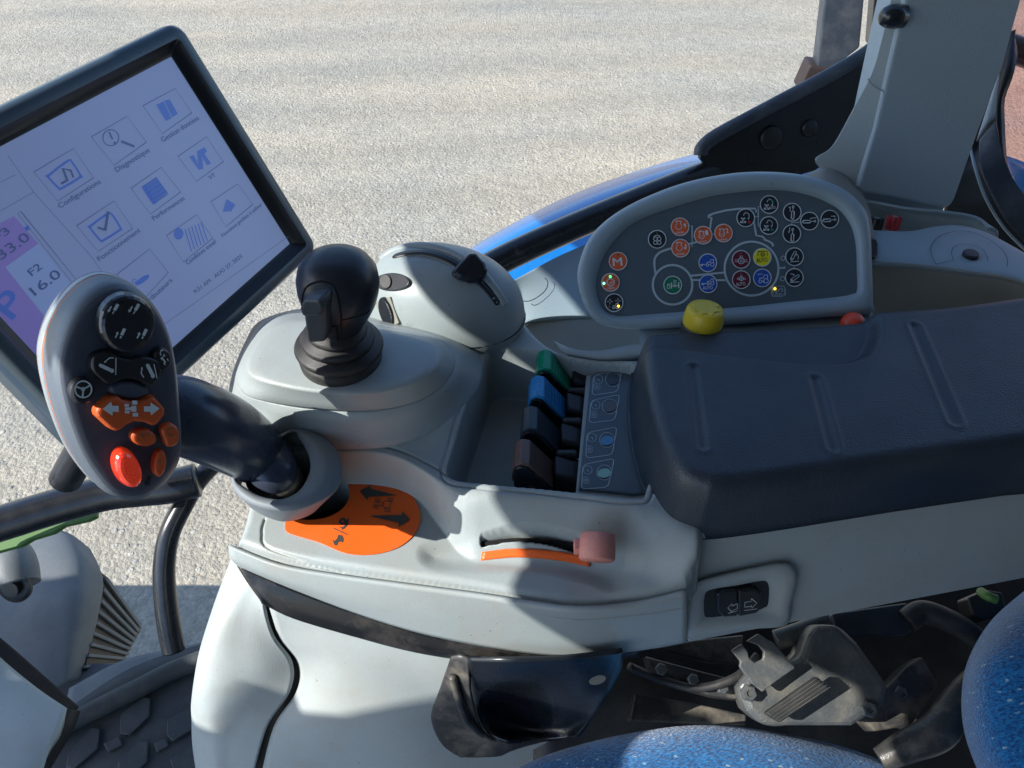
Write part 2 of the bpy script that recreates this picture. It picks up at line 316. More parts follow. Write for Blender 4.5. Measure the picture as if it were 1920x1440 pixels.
def gravel():
    m=bpy.data.materials.new('gravel'); m.use_nodes=True; nt=m.node_tree; b=nt.nodes['Principled BSDF']; L=nt.links.new
    pos=nd(nt,'ShaderNodeNewGeometry').outputs['Position']
    def noise(s,d=6,r=.6,vec=pos):
        n=nd(nt,'ShaderNodeTexNoise'); n.inputs['Scale'].default_value=s; n.inputs['Detail'].default_value=d; n.inputs['Roughness'].default_value=r; L(vec,n.inputs['Vector']); return n.outputs['Fac']
    mp=nd(nt,'ShaderNodeMapping'); mp.inputs['Scale'].default_value=(.4,1.1,1); mp.inputs['Rotation'].default_value=(0,0,-.12); L(pos,mp.inputs['Vector'])
    big=noise(1.1,7,.6,mp.outputs[0]); mid=noise(14,6); fine=noise(85,5,.75)
    r1=nd(nt,'ShaderNodeValToRGB'); e=r1.color_ramp.elements; e[0].position=.36; e[0].color=(.345,.325,.262,1); e[1].position=.64; e[1].color=(.44,.385,.285,1)
    L(big,r1.inputs[0])
    vo=nd(nt,'ShaderNodeTexVoronoi'); vo.inputs['Scale'].default_value=62; vo.inputs['Randomness'].default_value=1; L(pos,vo.inputs['Vector'])
    vo2=nd(nt,'ShaderNodeTexVoronoi'); vo2.inputs['Scale'].default_value=150; L(pos,vo2.inputs['Vector'])
    sp=nd(nt,'ShaderNodeSeparateColor'); L(vo.outputs['Color'],sp.inputs[0])
    mr=nd(nt,'ShaderNodeMapRange'); mr.inputs[3].default_value=.84; mr.inputs[4].default_value=1.13; L(sp.outputs[0],mr.inputs[0])
    m3=nd(nt,'ShaderNodeMapRange'); m3.inputs[1].default_value=.3; m3.inputs[2].default_value=.7; m3.inputs[3].default_value=.8; m3.inputs[4].default_value=1.18; L(fine,m3.inputs[0])
    m4=nd(nt,'ShaderNodeMapRange'); m4.inputs[1].default_value=.3; m4.inputs[2].default_value=.7; m4.inputs[3].default_value=.86; m4.inputs[4].default_value=1.12; L(mid,m4.inputs[0])
    a=nd(nt,'ShaderNodeMath',operation='MULTIPLY'); L(mr.outputs[0],a.inputs[0]); L(m3.outputs[0],a.inputs[1])
    a2=nd(nt,'ShaderNodeMath',operation='MULTIPLY'); L(a.outputs[0],a2.inputs[0]); L(m4.outputs[0],a2.inputs[1])
    wv=nd(nt,'ShaderNodeTexWave'); wv.bands_direction='Y'; wv.inputs['Scale'].default_value=.42; wv.inputs['Distortion'].default_value=5; wv.inputs['Detail'].default_value=4; wv.inputs['Detail Scale'].default_value=.9; L(mp.outputs[0],wv.inputs['Vector'])
    wr=nd(nt,'ShaderNodeMapRange'); wr.inputs[3].default_value=.93; wr.inputs[4].default_value=1.05; L(wv.outputs['Fac'],wr.inputs[0])
    a3=nd(nt,'ShaderNodeMath',operation='MULTIPLY'); L(a2.outputs[0],a3.inputs[0]); L(wr.outputs[0],a3.inputs[1])
    vm=nd(nt,'ShaderNodeVectorMath',operation='SCALE'); L(r1.outputs[0],vm.inputs[0]); L(a3.outputs[0],vm.inputs['Scale']); L(vm.outputs[0],b.inputs['Base Color'])
    vb=nd(nt,'ShaderNodeTexVoronoi'); vb.inputs['Scale'].default_value=30; L(pos,vb.inputs['Vector']); sb=nd(nt,'ShaderNodeSeparateColor'); L(vb.outputs['Color'],sb.inputs[0])
    gt=nd(nt,'ShaderNodeMath',operation='GREATER_THAN'); L(sb.outputs[1],gt.inputs[0]); gt.inputs[1].default_value=.80
    dr_=nd(nt,'ShaderNodeMapRange'); dr_.inputs[1].default_value=.22; dr_.inputs[2].default_value=.36; dr_.inputs[3].default_value=1; dr_.inputs[4].default_value=0; L(vb.outputs['Distance'],dr_.inputs[0])
    st=nd(nt,'ShaderNodeMath',operation='MULTIPLY'); L(gt.outputs[0],st.inputs[0]); L(dr_.outputs[0],st.inputs[1])
    sc_=nd(nt,'ShaderNodeMapRange'); sc_.inputs[3].default_value=.22; sc_.inputs[4].default_value=.62; L(sb.outputs[0],sc_.inputs[0])
    cb=nd(nt,'ShaderNodeCombineColor'); [L(sc_.outputs[0],cb.inputs[k]) for k in range(3)]
    m9=nd(nt,'ShaderNodeMix',data_type='RGBA'); st2=nd(nt,'ShaderNodeMath',operation='MULTIPLY'); L(st.outputs[0],st2.inputs[0]); st2.inputs[1].default_value=.38; L(st2.outputs[0],m9.inputs[0]); L(vm.outputs[0],m9.inputs[6]); L(cb.outputs[0],m9.inputs[7]); L(m9.outputs[2],b.inputs['Base Color'])
    b.inputs['Roughness'].default_value=.62; b.inputs['Specular IOR Level'].default_value=.6
    s1=nd(nt,'ShaderNodeMath',operation='MULTIPLY_ADD'); L(vo.outputs['Distance'],s1.inputs[0]); s1.inputs[1].default_value=-.9; L(fine,s1.inputs[2])
    s2=nd(nt,'ShaderNodeMath',operation='MULTIPLY_ADD'); L(vo2.outputs['Distance'],s2.inputs[0]); s2.inputs[1].default_value=-.35; L(s1.outputs[0],s2.inputs[2])
    s3=nd(nt,'ShaderNodeMath',operation='MULTIPLY_ADD'); L(mid,s3.inputs[0]); s3.inputs[1].default_value=1.5; L(s2.outputs[0],s3.inputs[2])
    s4=nd(nt,'ShaderNodeMath',operation='MULTIPLY_ADD'); L(st.outputs[0],s4.inputs[0]); s4.inputs[1].default_value=.8; L(s3.outputs[0],s4.inputs[2]); bp=nd(nt,'ShaderNodeBump'); bp.inputs['Strength'].default_value=1; bp.inputs['Distance'].default_value=.005; L(s4.outputs[0],bp.inputs['Height']); L(bp.outputs[0],b.inputs['Normal'])
    return m
M['gravel']=gravel()
def screenmat(name,c,s):
    m=bpy.data.materials.new(name); m.use_nodes=True; b=m.node_tree.nodes['Principled BSDF']
    b.inputs['Base Color'].default_value=(*[q*.25 for q in c],1); b.inputs['Roughness'].default_value=.22; b.inputs['Coat Weight'].default_value=.3; b.inputs['Coat Roughness'].default_value=.3
    b.inputs['Emission Color'].default_value=(*c,1); b.inputs['Emission Strength'].default_value=s; return m
ES=.088
M['scr']=screenmat('lit_screen',(.62,.83,1.50),ES); M['scr_ln']=screenmat('screen_line',(.30,.42,.9),ES*.8)
M['scr_txt']=screenmat('screen_text',(.22,.36,.85),ES*.8); M['scr_blue']=screenmat('screen_icon',(.2,.42,1.45),ES)
M['scr_pur']=screenmat('screen_violet',(.58,.52,1.45),ES); M['scr_gry']=screenmat('screen_cell',(.62,.9,1.7),ES)
# ---------------------------------------------------------------- setting
gz=-1.95
mesh('ground',[(-60,-60,gz),(60,-60,gz),(60,90,gz),(-60,90,gz)],[[0,1,2,3]],M['gravel'])['kind']='structure'
# cab roof overhead: shades the rear half of the cab
def box(x0,x1,y0,y1,z0,z1):
    v=[(x,y,z) for z in (z0,z1) for y in (y0,y1) for x in (x0,x1)]
    return v,[[0,2,3,1],[4,5,7,6],[0,1,5,4],[2,6,7,3],[0,4,6,2],[1,3,7,5]]
rz=.95
def onroof(px,py,z,extra=0):
    p=P(px,py,z); s=np.array(SUN); return p+s*((rz-p[2])/s[2])
ra=onroof(640,840,.01); rb=onroof(930,920,0); 
RP=lambda l:[tuple(onroof(*q)[:2]) for q in l]
EDGE=[(onroof(930,460,-.34)[0]-.05,.36)]+RP([(975,470,-.05),(745,485,.066),(795,600,.05),(925,915,0),(1120,1228,-.1),(1150,1300,-.16),(1270,1300,-.16),(1238,1228,-.1),(1085,1113,-.033),(1290,1185,-.09),(1610,1290,-.15),(1640,1400,-.17)])
EDGE+=[(EDGE[-1][0],-1.3)]
rv=[(1.5,-1.2,rz),(1.5,.75,rz)]
# ---------------------------------------------------------------- height-field bodies
def sdf(X,Y,poly,margin=.03):
    out=np.full(X.shape,1.); x0,y0=poly.min(0)-margin; x1,y1=poly.max(0)+margin
    m=(X>x0)&(X<x1)&(Y>y0)&(Y<y1); x=X[m]; y=Y[m]; d=np.full(x.shape,9.); ins=np.zeros(x.shape,bool); k=len(poly)
    for i in range(k):
        ax,ay=poly[i]; bx,by=poly[(i+1)%k]; ex,ey=bx-ax,by-ay; l=ex*ex+ey*ey+1e-14
        t=np.clip(((x-ax)*ex+(y-ay)*ey)/l,0,1); d=np.minimum(d,(x-ax-t*ex)**2+(y-ay-t*ey)**2)
        c=((ay>y)!=(by>y)); 
        if by!=ay: ins^= c&(x<ex*(y-ay)/ey+ax)
    d=np.sqrt(d); d[ins]*=-1; out[m]=d; return out
def dline(X,Y,pl,margin=.01):
    out=np.full(X.shape,1.); x0,y0=pl.min(0)-margin; x1,y1=pl.max(0)+margin
    m=(X>x0)&(X<x1)&(Y>y0)&(Y<y1); x=X[m]; y=Y[m]; d=np.full(x.shape,9.)
    for i in range(len(pl)-1):
        ax,ay=pl[i]; bx,by=pl[i+1]; ex,ey=bx-ax,by-ay; l=ex*ex+ey*ey+1e-14
        t=np.clip(((x-ax)*ex+(y-ay)*ey)/l,0,1); d=np.minimum(d,(x-ax-t*ex)**2+(y-ay-t*ey)**2)
    out[m]=np.sqrt(d); return out
def pp(pts,z,n=5,closed=True):
    q=np.array([P(a[0],a[1],a[2] if len(a)>2 else z)[:2] for a in pts]); return cr(q,n,closed) if n>1 else q
def sm(t): t=np.clip(t,0,1); return t*t*(3-2*t)
def rbf(X,Y,pts):
    q=np.array([[*P(a,b,z)[:2],z] for a,b,z in pts]); k=len(q)
    def phi(r): return r
    A=phi(np.sqrt(((q[:,None,:2]-q[None,:,:2])**2).sum(-1))); B=np.c_[np.ones(k),q[:,:2]]
    S=np.block([[A,B],[B.T,np.zeros((3,3))]]); w_=np.linalg.solve(S,np.r_[q[:,2],0,0,0])
    Z=w_[k]+w_[k+1]*X+w_[k+2]*Y
    for i in range(k): Z=Z+w_[i]*np.sqrt((X-q[i,0])**2+(Y-q[i,1])**2+1e-4)
    return Z
def fillet(z,d,r,wall,floor):
    # rounds the rim where signed distance d goes from -r to 0, then a near vertical wall
    t=np.clip((d+r)/r,0,1); drop=r*(1-np.sqrt(np.clip(1-t*t,0,1)))*.9
    z=z-drop; k=sm(np.clip(d/wall,0,1)); return z*(1-k)+floor*k
def hfmesh(name,X,Y,Z,keep,mt,parent,snap=None):
    ny,nx=X.shape
    if snap is not None:
        gy,gx=np.gradient(snap,Y[1,0]-Y[0,0],X[0,1]-X[0,0]); g=np.sqrt(gx*gx+gy*gy)+1e-9; m=(snap>0)&(snap<.01); X=X.copy(); Y=Y.copy()
        X[m]-=(gx/g*snap)[m]; Y[m]-=(gy/g*snap)[m]
    idx=-np.ones(X.shape,int); cell=keep[:-1,:-1]|keep[1:,:-1]|keep[:-1,1:]|keep[1:,1:]
    used=np.zeros(X.shape,bool); used[:-1,:-1]|=cell; used[1:,:-1]|=cell; used[:-1,1:]|=cell; used[1:,1:]|=cell
    idx[used]=np.arange(used.sum()); o0=org(parent); v=np.c_[X[used],Y[used],Z[used]]
    f=np.stack([idx[:-1,:-1],idx[:-1,1:],idx[1:,1:],idx[1:,:-1]],-1)[cell]
    top=o0 is None
    if top: o0=np.array([v[:,0].mean(),v[:,1].mean(),v[:,2].min()])
    me=bpy.data.meshes.new(name); me.vertices.add(len(v)); me.vertices.foreach_set('co',(v-o0).ravel())
    me.loops.add(f.size); me.loops.foreach_set('vertex_index',f.ravel().astype(np.int32)); me.polygons.add(len(f))
    me.polygons.foreach_set('loop_start',np.arange(0,f.size,4,dtype=np.int32)); me.polygons.foreach_set('use_smooth',np.ones(len(f),bool))
    me.update(calc_edges=True); me.validate(); me.materials.append(mt)
    ob=bpy.data.objects.new(name,me); C.objects.link(ob)
    if top: ob.location=o0
    else: ob.parent=parent
    ORG[ob.name]=o0; return ob
def mix(a,b,k): return a*(1-k)+b*k
console=thing('armrest_console','grey moulded armrest console with lever tray, dark cushion and orange decal','armrest console',P(900,1000,-.14))
RES=.00075
xs=np.arange(-.30,.24,RES); ys=np.arange(-.21,.10,RES); X,Y=np.meshgrid(xs,ys)
Z=np.zeros(X.shape)
xa=P(770,900,0)[0]; xb=P(900,900,0)[0]; xc=P(1080,1000,0)[0]; xe=P(1290,1000,0)[0]
fz=pp([(380,870),(470,856),(590,847),(680,846),(745,856),(790,878),(830,900),(880,914),(1000,926),(1110,934),(1200,944),(1250,962),(1330,1010),(1420,1060),(1420,1300),(900,1400),(300,1300),(340,1000)],0)
df=-sdf(X,Y,fz,.12); wd_=.007+.032*sm((X-xa)/(xb-xa)); zf=-.033+.011*sm((X-xc)/(xe-xc))
Z=zf*sm(df/wd_)
thr=pp([(790,1015),(850,990),(930,975),(1020,972),(1110,978),(1180,995),(1205,1030),(1190,1080),(1150,1098),(1100,1078),(1030,1062),(950,1057),(870,1058),(800,1048)],-.025)
d=sdf(X,Y,thr); Z=Z-.005*sm((.004-d)/.016)
m2=pp([(430,790),(440,700),(500,600),(620,575),(780,600),(880,640),(905,720),(860,810),(740,842),(600,835),(490,820)],.0)
d=sdf(X,Y,m2); Z=Z+.010*sm((.008-d)/.028)
dm=np.ones(X.shape)
tray=pp([(903,690),(910,668),(930,655),(990,657),(1090,672),(1200,690),(1230,800),(1214,915),(1190,934),(1100,925),(1000,915),(900,906),(852,899),(838,885),(846,850),(876,765)],0)
dt=sdf(X,Y,tray); Z=mix(Z,-.058,sm((.0005-dt)/.0045)); Z=Z-.0016*np.exp(-((dt-.0045)/.0008)**2)*(Y<-.03)
oc=pp([(428,1022,-.033),(434,960,-.02),(438,900,-.01),(440,850,0),(446,800,0),(470,740,0),(540,700,0),(620,660,0),(700,600),(780,560),(870,540),(970,560),(1000,605),(1045,645),(1120,662),(1260,672),(1330,760),(1335,1000),(1316,1070,-.012),(1306,1090,-.018),(1289,1112,-.024),(1200,1134,-.030),(1090,1144,-.031),(1000,1134,-.033),(900,1118,-.035),(770,1100,-.036),(640,1082,-.037),(520,1061,-.037),(446,1036,-.036)],0)
do=sdf(X,Y,oc); Z=fillet(Z,do+.006,.006,.006,np.where(Y<-.06,np.where(X<-.195,-.06,-.045),-.13))
for ln,z0 in (([(497,975),(492,1000),(508,1030),(640,1066)],-.034),([(1316,1000),(1312,1065),(1306,1088)],-.0),([(600,838),(680,836),(750,846),(800,868),(840,892)],.0)):
    dl=dline(X,Y,pp(ln,z0,5,False)); Z=Z-.0018*np.exp(-(dl/.0008)**2)
for ln,z0 in (([(1000,615),(990,622),(1015,632),(1050,640)],0),):
    dl=dline(X,Y,pp(ln,z0,5,False)); Z=Z-.0008*np.exp(-(dl/.0008)**2)
hole=pp([(585,905),(630,898),(655,915),(650,945),(615,967),(560,975),(540,950),(550,920)],-.033)
dh=sdf(X,Y,hole); Z=mix(Z,-.085,sm((.001-dh)/.004))
DZ=Z.copy(); DX0=xs[0]; DY0=ys[0]; slot=pp(cr([(905,1018),(960,1012),(1020,1014),(1070,1022),(1120,1036)],4).tolist()+cr([(1115,1046),(1065,1034),(1015,1025),(960,1021),(905,1024)],4).tolist(),-.033,1)
dsl=sdf(X,Y,slot); Z=mix(Z,-.06,sm((.0018-dsl)/.0024))
hfmesh('deck',X,Y,Z,do<0,M['shell'],console,do)
# black liners in the slot and handle socket
pass
prism('handle_socket',PL((0,0,-.07),(0,0,1)),[(560,900),(650,890),(675,940),(640,985),(560,1000),(530,950)],-.002,0,M['void'],console)
# tray: dark floor seams + wall emboss
# joystick mound: separate moulded cap over a flared skirt
mc_=(648,680)
CAPo=angring([(443,712),(450,682),(472,640),(500,605),(530,590),(590,588),(690,605),(780,622),(828,640),(852,672),(848,700),(822,730),(768,757),(690,770),(600,767),(520,757),(462,742)],140,mc_)
CAPi=angring([(462,690),(474,655),(500,622),(535,603),(590,600),(690,615),(775,632),(812,648),(826,668),(815,694),(780,718),(735,733),(680,741),(600,738),(530,727),(480,712)],140,mc_)
SK=angring([(440,768),(438,715),(466,640),(500,600),(600,580),(760,604),(862,636),(895,680),(885,735),(830,795),(745,830),(650,838),(560,830),(480,812)],140,mc_)
def ms(r,k,z): return [P(mc_[0]+(a-mc_[0])*k,mc_[1]+(b-mc_[1])*k,z) for a,b in r]
def mq(a,b,k,z): return [P(p[0]*(1-k)+q[0]*k,p[1]*(1-k)+q[1]*k,z) for p,q in zip(a,b)]
ob=loft('joystick_base_cap',[ms(CAPi,.02,.0615),ms(CAPi,.5,.0613),ms(CAPi,.85,.0605),ms(CAPi,.96,.0595),ms(CAPi,1,.0580),mq(CAPi,CAPo,.12,.0555),mq(CAPi,CAPo,.55,.0485),mq(CAPi,CAPo,.92,.0425),ms(CAPo,1,.0400),ms(CAPo,.985,.0370)],M['shell'],console); recalc(ob)
ob=loft('joystick_base_skirt',[ms(CAPo,.97,.0360),ms(CAPo,.995,.0378),mq(CAPo,SK,.06,.0370),mq(CAPo,SK,.35,.0280),mq(CAPo,SK,.62,.0180),mq(CAPo,SK,.85,.0110),ms(SK,1,.0070),ms(SK,1.03,.0035),ms(SK,1.03,-.04)],M['shell'],console); recalc(ob)
# front side strip
sideL=patch('side_panel',[[(428,1024,-.036),(520,1061,-.037),(640,1082,-.037),(770,1100,-.036),(900,1118,-.035),(1000,1134,-.033),(1090,1144,-.031),(1200,1134,-.030),(1288,1112,-.024)],
 [(432,1046,-.044),(530,1088,-.05),(650,1122,-.056),(770,1148,-.062),(900,1168,-.066),(1000,1182,-.068),(1090,1188,-.068),(1200,1176,-.066),(1288,1160,-.062)],
 [(446,1062,-.052),(540,1102,-.062),(660,1148,-.074),(780,1186,-.086),(900,1212,-.095),(1000,1228,-.1),(1090,1232,-.101),(1200,1220,-.099),(1288,1205,-.096)]],M['shell'],console,th=.003)
SP=pl3(P(1312,1000,-.004),P(1280,1205,-.1),P(1990,880,-.004))
prism('side_panel',SP,[(1312,1000),(1308,1080),(1294,1110),(1291,1205),(1600,1146),(2050,1060),(2050,872),(1700,924),(1400,974),(1330,992)],-.02,0,M['shell'],console,bev=.0015)
# raised frame of the switch
o_=angring([(1281,1196),(1284,1150),(1292,1108),(1312,1088),(1380,1070),(1465,1054),(1490,1062),(1497,1085),(1486,1130),(1474,1172),(1400,1180),(1320,1192)],80,(1385,1125))
i_=angring([(1318,1150),(1321,1115),(1330,1103),(1380,1096),(1430,1088),(1449,1092),(1452,1105),(1446,1142),(1436,1150),(1390,1155),(1326,1160)],80,(1385,1125))
i2=angring([(1322,1148),(1322,1118),(1332,1107),(1380,1099),(1424,1090),(1436,1092),(1438,1105),(1437,1132),(1430,1138),(1390,1148),(1330,1156)],80,(1385,1125))
mixq=lambda a,b,k:[(p[0]*(1-k)+q[0]*k,p[1]*(1-k)+q[1]*k) for p,q in zip(a,b)]
sf=loft('switch_frame',[[SP.p(*q,-.0005) for q in o_],[SP.p(*q,.004) for q in mixq(o_,i_,.06)],[SP.p(*q,.0055) for q in mixq(o_,i_,.2)],[SP.p(*q,.005) for q in mixq(o_,i_,.6)],[SP.p(*q,.003) for q in mixq(o_,i_,.9)],[SP.p(*q,.0012) for q in i2]],M['shell'],console); recalc(sf)
# pad
pad=console
xs=np.arange(.07,.53,.0011); ys=np.arange(-.19,.12,.0011); X,Y=np.meshgrid(xs,ys)
po=pp([(1196,650,.012),(1222,637,.016),(1300,630,.017),(1450,625,.017),(1590,613,.018),(1640,602,.022),(1760,587,.026),(1900,568,.026),(2080,546,.026),(2160,720),(2080,880),(1900,907),(1700,936),(1500,968),(1390,984),(1330,990),(1300,985),(1250,960),(1212,900),(1188,820),(1180,740),(1184,690)],.005)
dp=sdf(X,Y,po); base=np.full(X.shape,.043)
rear=pp([(1640,560),(1655,600),(1652,640),(1625,672),(1540,684),(1400,672),(1260,655),(1200,660),(1190,720),(1100,800),(1150,1050),(2300,1000),(2300,500),(1700,520)],.043)
dr=sdf(X,Y,rear,.5); base=base-.010*sm((dr+.001)/.012)*sm((dr*0+1))
for a,b in (((1300,690),(1318,835)),((1528,712),(1562,838)),((1715,612),(1790,790))):
    dl=dline(X,Y,pp([a,b],.043,1,False),.02); base=base-.0013*np.exp(-(dl/.0034)**2)+.0006*np.exp(-((dl-.0055)/.0022)**2)
Zp=fillet(base,dp+.007,.011,.006,-.009)
bottom=Zp
hfmesh('armrest_cushion',X,Y,Zp,dp<0,M['pad'],console,dp)
# orange decal
DP=PL((0,0,-.0328),(0,0,1))
prism('orange_decal',DP,cr([(650,897),(657,893),(700,897),(735,904),(765,922),(783,948),(788,975),(776,1004),(745,1028),(700,1040),(650,1038),(600,1018),(560,1006),(540,999),(535,990),(540,975),(575,976),(610,972),(640,957),(655,935),(654,915)],4,True).tolist(),0,.0008,M['orange'],console)
dec=MB(); Z8=lambda x,y:(500+x/6,860+y/6)
fill(dec,DP,[Z8(*q) for q in [(1045,360),(1175,298),(1165,335),(1470,412),(1145,430),(1130,468)]],.0012)
fill(dec,DP,[Z8(*q) for q in [(1175,640),(1520,632),(1525,590),(1610,688),(1480,768),(1488,722),(1175,650)]],.0012)
for r_ in ([(1225,460),(1280,462),(1275,485),(1222,480)],[(1365,455),(1425,460),(1418,486),(1360,480)],[(1200,540),(1258,545),(1255,570),(1198,562)],[(1330,570),(1392,578),(1388,606),(1325,598)],[(1218,495),(1310,505),(1305,540),(1212,532)],[(1320,485),(1400,492),(1388,565),(1310,552)]):
    stroke(dec,DP,[Z8(*q) for q in r_],1.1,.0008,True)
stroke(dec,DP,[Z8(755,790),Z8(910,863)],1.6,.0008)
circ(dec,DP,*Z8(858,715),4.5,5.,.0008); fill(dec,DP,[Z8(*q) for q in [(900,690),(925,668),(915,740),(880,780),(850,800),(835,770),(870,760)]],.0008)
stroke(dec,DP,[Z8(815,770),Z8(845,790)],1.,.0008)
fill(dec,DP,[Z8(*q) for q in [(805,855),(845,862),(862,900),(855,945),(835,930),(800,940),(790,975),(765,975),(740,915),(765,925),(790,900)]],.0008)
dec.build('printed_symbols',M['darkprint'],bpy.data.objects['orange_decal'])
def surf(px,py,off):
    z=-.03
    for _ in range(12):
        p=P(px,py,z); jx=(p[0]-DX0)/RES; iy=(p[1]-DY0)/RES; z=DZ[int(round(iy)),int(round(jx))]
    return P(px,py,z+off)
def drape(name,up_,lo,off,m_,n=5,k=5):
    a=cr(up_,n); b=cr(lo,n); g=[surf(*(a[i]*(1-t)+b[i]*t),off) for i in range(len(a)) for t in np.linspace(0,1,k)]
    return mesh(name,g,gridf(len(a),k),m_,console,smooth=True,mods=[('solid',.0006,0)])
drape('slot_liner',[(903,1016),(960,1009),(1020,1011),(1070,1019),(1122,1034)],[(903,1026),(960,1022),(1015,1025),(1065,1034),(1118,1047)],-.0035,M['void'])
drape('throttle_scale',[(904,1035),(960,1029),(1020,1031),(1070,1038),(1106,1047)],[(901,1051),(960,1045),(1010,1047),(1060,1053),(1106,1063)],.0007,M['orange'])
# label plate beside the levers
LP=PL(P(1140,800,-.012),(0,0,1))
lpl=prism('label_plate',LP,[(1108,703),(1172,686),(1235,690),(1240,920),(1188,926),(1085,915)],-.02,0,M['panel'],console,bev=.001)
prism('plate_surround',LP,[(1100,700),(1240,668),(1250,930),(1190,934),(1080,922)],-.03,-.003,M['shell'],console)
def rquad(c,r,n=5):
    c=np.array(c,float); out=[]
    for i in range(len(c)):
        p=c[i]; a=p+unit(c[i-1]-p)*r; b=p+unit(c[(i+1)%len(c)]-p)*r
        for k in range(n+1):
            t=k/n; out.append(tuple((1-t)**2*a+2*t*(1-t)*p+t*t*b))
    return out
lb=MB()
for i,(q,el,mt_) in enumerate((([(1113,705),(1166,691),(1166,725),(1158,735),(1110,742),(1107,735)],(1149,712),'e_none'),([(1108,752),(1162,740),(1161,780),(1153,788),(1104,794),(1101,787)],(1143,763),'e_brn'),([(1101,812),(1157,801),(1156,846),(1148,853),(1098,860),(1093,852)],(1138,826),'e_blue'),([(1093,872),(1152,860),(1150,905),(1140,914),(1090,918),(1086,910)],(1133,887),'e_mint'))):
    stroke(lb,LP,rquad([q[0],q[1],q[3],q[4]],9),1.6,.0002,True)
    q=np.array(q); cx,cy=q[0]+(9,7+i); circ(lb,LP,cx,cy,8,1.,.0002); stroke(lb,LP,[(cx-4,cy),(cx+1,cy),(cx+1,cy+4)],1.,.0002)
    bx,by=q[5]+(12,-9); 
    for a0 in (200,20): circ(lb,LP,bx,by,6.5,1.,.0002,24,a0,a0+140)
    for dy in (-2.2,2.2):
        stroke(lb,LP,[(bx-7,by+dy*.4),(bx+7,by+dy*.4)],.8,.0002); circ(lb,LP,bx,by+dy*1.1,1.6,.9,.0002,10)
    circ(lb,LP,*el,14,1.1,.0004,24); 
    e=MB(); fill(e,LP,disc_pts(el[0],el[1],12.5,8.8,24,-.15),.0006); e.build('colour_oval',M[mt_],lpl)
lb.v=[v for v in lb.v]; lb.build('printed_symbols',M['line'],lpl)
# ---------------------------------------------------------------- spool levers
def lever(px,py,capm,label):
    b=P(px,py,-.03); t=thing('spool_lever',label,'lever',b,'coloured control levers in the console tray')
    o=b; W=.0235; up=np.array([.05,1.,0]); up=unit(up)
    SX=.78; prof=[(-.006,-.02),(-.008,.020),(-.006,.028),(-.001,.031),(.005,.030),(.028,.004),(.029,-.006),(.022,-.02)]
    cap=[(-.0095,.012),(-.0095,.022),(-.007,.0305),(-.001,.034),(.0065,.0325),(.031,.0055),(.029,.0035),(.005,.029),(-.001,.031),(-.006,.028),(-.008,.020),(-.008,.012)]
    def ext(pr,y0,y1): return [o+np.array([x*SX,0,z])+up*y for y in (y0,y1) for x,z in pr]
    n=len(prof); mesh('lever_body',ext(prof,-.0135,.0125),prismf(n),M['blackgl'],t,mods=[('bevel',.0012,2)])
    n=len(cap); cp=mesh('coloured_cap',ext(cap,-.0115,W/2),prismf(n),M[capm],t,mods=[('bevel',.0006,2)]); recalc(cp)
    rb=MB()
    for k in range(8):     # grip ribs: fine dark grooves across the cap
        s=.1+k*.12; x=.0065+(.031-.0065)*s; z=.0325+(.0055-.0325)*s
        a=o+np.array([x*SX,0,z]); nrm=unit([.027,0,.0245*SX]); tt=unit([.0245*SX,0,-.027])
        q=[a+up*-.0105+tt*-.0003,a+up*(.0105)+tt*-.0003,a+up*(.0105)+tt*.0003,a+up*-.0105+tt*.0003]
        rb.add([p+nrm*.0003 for p in q],[[0,1,2,3]])
    rb.build('grip_ribs',M['black'],cp)
    q0=o+np.array([.0245,.004,.004])
    v,f=box(0,.024,-.013,.008,-.03,.012); v=[np.array(k)+q0 for k in v]
    v=[p-np.array([0,0,.010 if p[0]>q0[0]+.02 else 0]) for p in v]
    mesh('lever_base',v,f,M['black'],t,mods=[('bevel',.003,3)])
    v,f=box(.002,.018,.009,.0155,-.02,.009); mesh('gate_bracket',[np.array(k)+q0 for k in v],f,M['black'],t,mods=[('bevel',.002,2)])
    v,f=box(.018,.027,.0105,.0125,-.01,.001); mesh('gate_pin',[np.array(k)+q0 for k in v],f,M['trim'],t,mods=[('bevel',.0005,2)])
    return t
lever(1019,726,'lg','green-capped ribbed lever at the far end of the lever row')
lever(1006,776,'lb','bright blue-capped ribbed lever between the green and black ones')
lever(993,835,'lk','black-capped ribbed lever between the blue and brown ones')
lever(979,898,'lbr','brown-capped ribbed lever at the near end of the lever row')
# ---------------------------------------------------------------- throttle lever
tl=thing('throttle_lever','faded pink-red cylindrical throttle knob on the orange-marked slot','throttle',P(1110,1040,-.05))
c0=P(1121,1000,-.002); c1=P(1119,1052,-.010); ax=c1-c0; Lk=np.linalg.norm(ax)
v,f=lathe([(.0001,0),(.0105,0),(.0118,.0012),(.0122,Lk*.5),(.0122,Lk-.0015),(.0108,Lk),(.0001,Lk)],c0,ax); mesh('knob',v,f,M['pink'],tl,smooth=True,mods=[])
tube('lever_stem',[P(1098,1030,-.045),P(1100,1028,-.022),P(1112,1026,-.008)],.0035,M['black'],tl)
v,f=box(-.008,.004,-.004,.005,-.004,.004); mesh('knob_collar',[np.array(k)+P(1098,1026,-.010) for k in v],f,M['pink'],tl,mods=[('bevel',.001,2)])
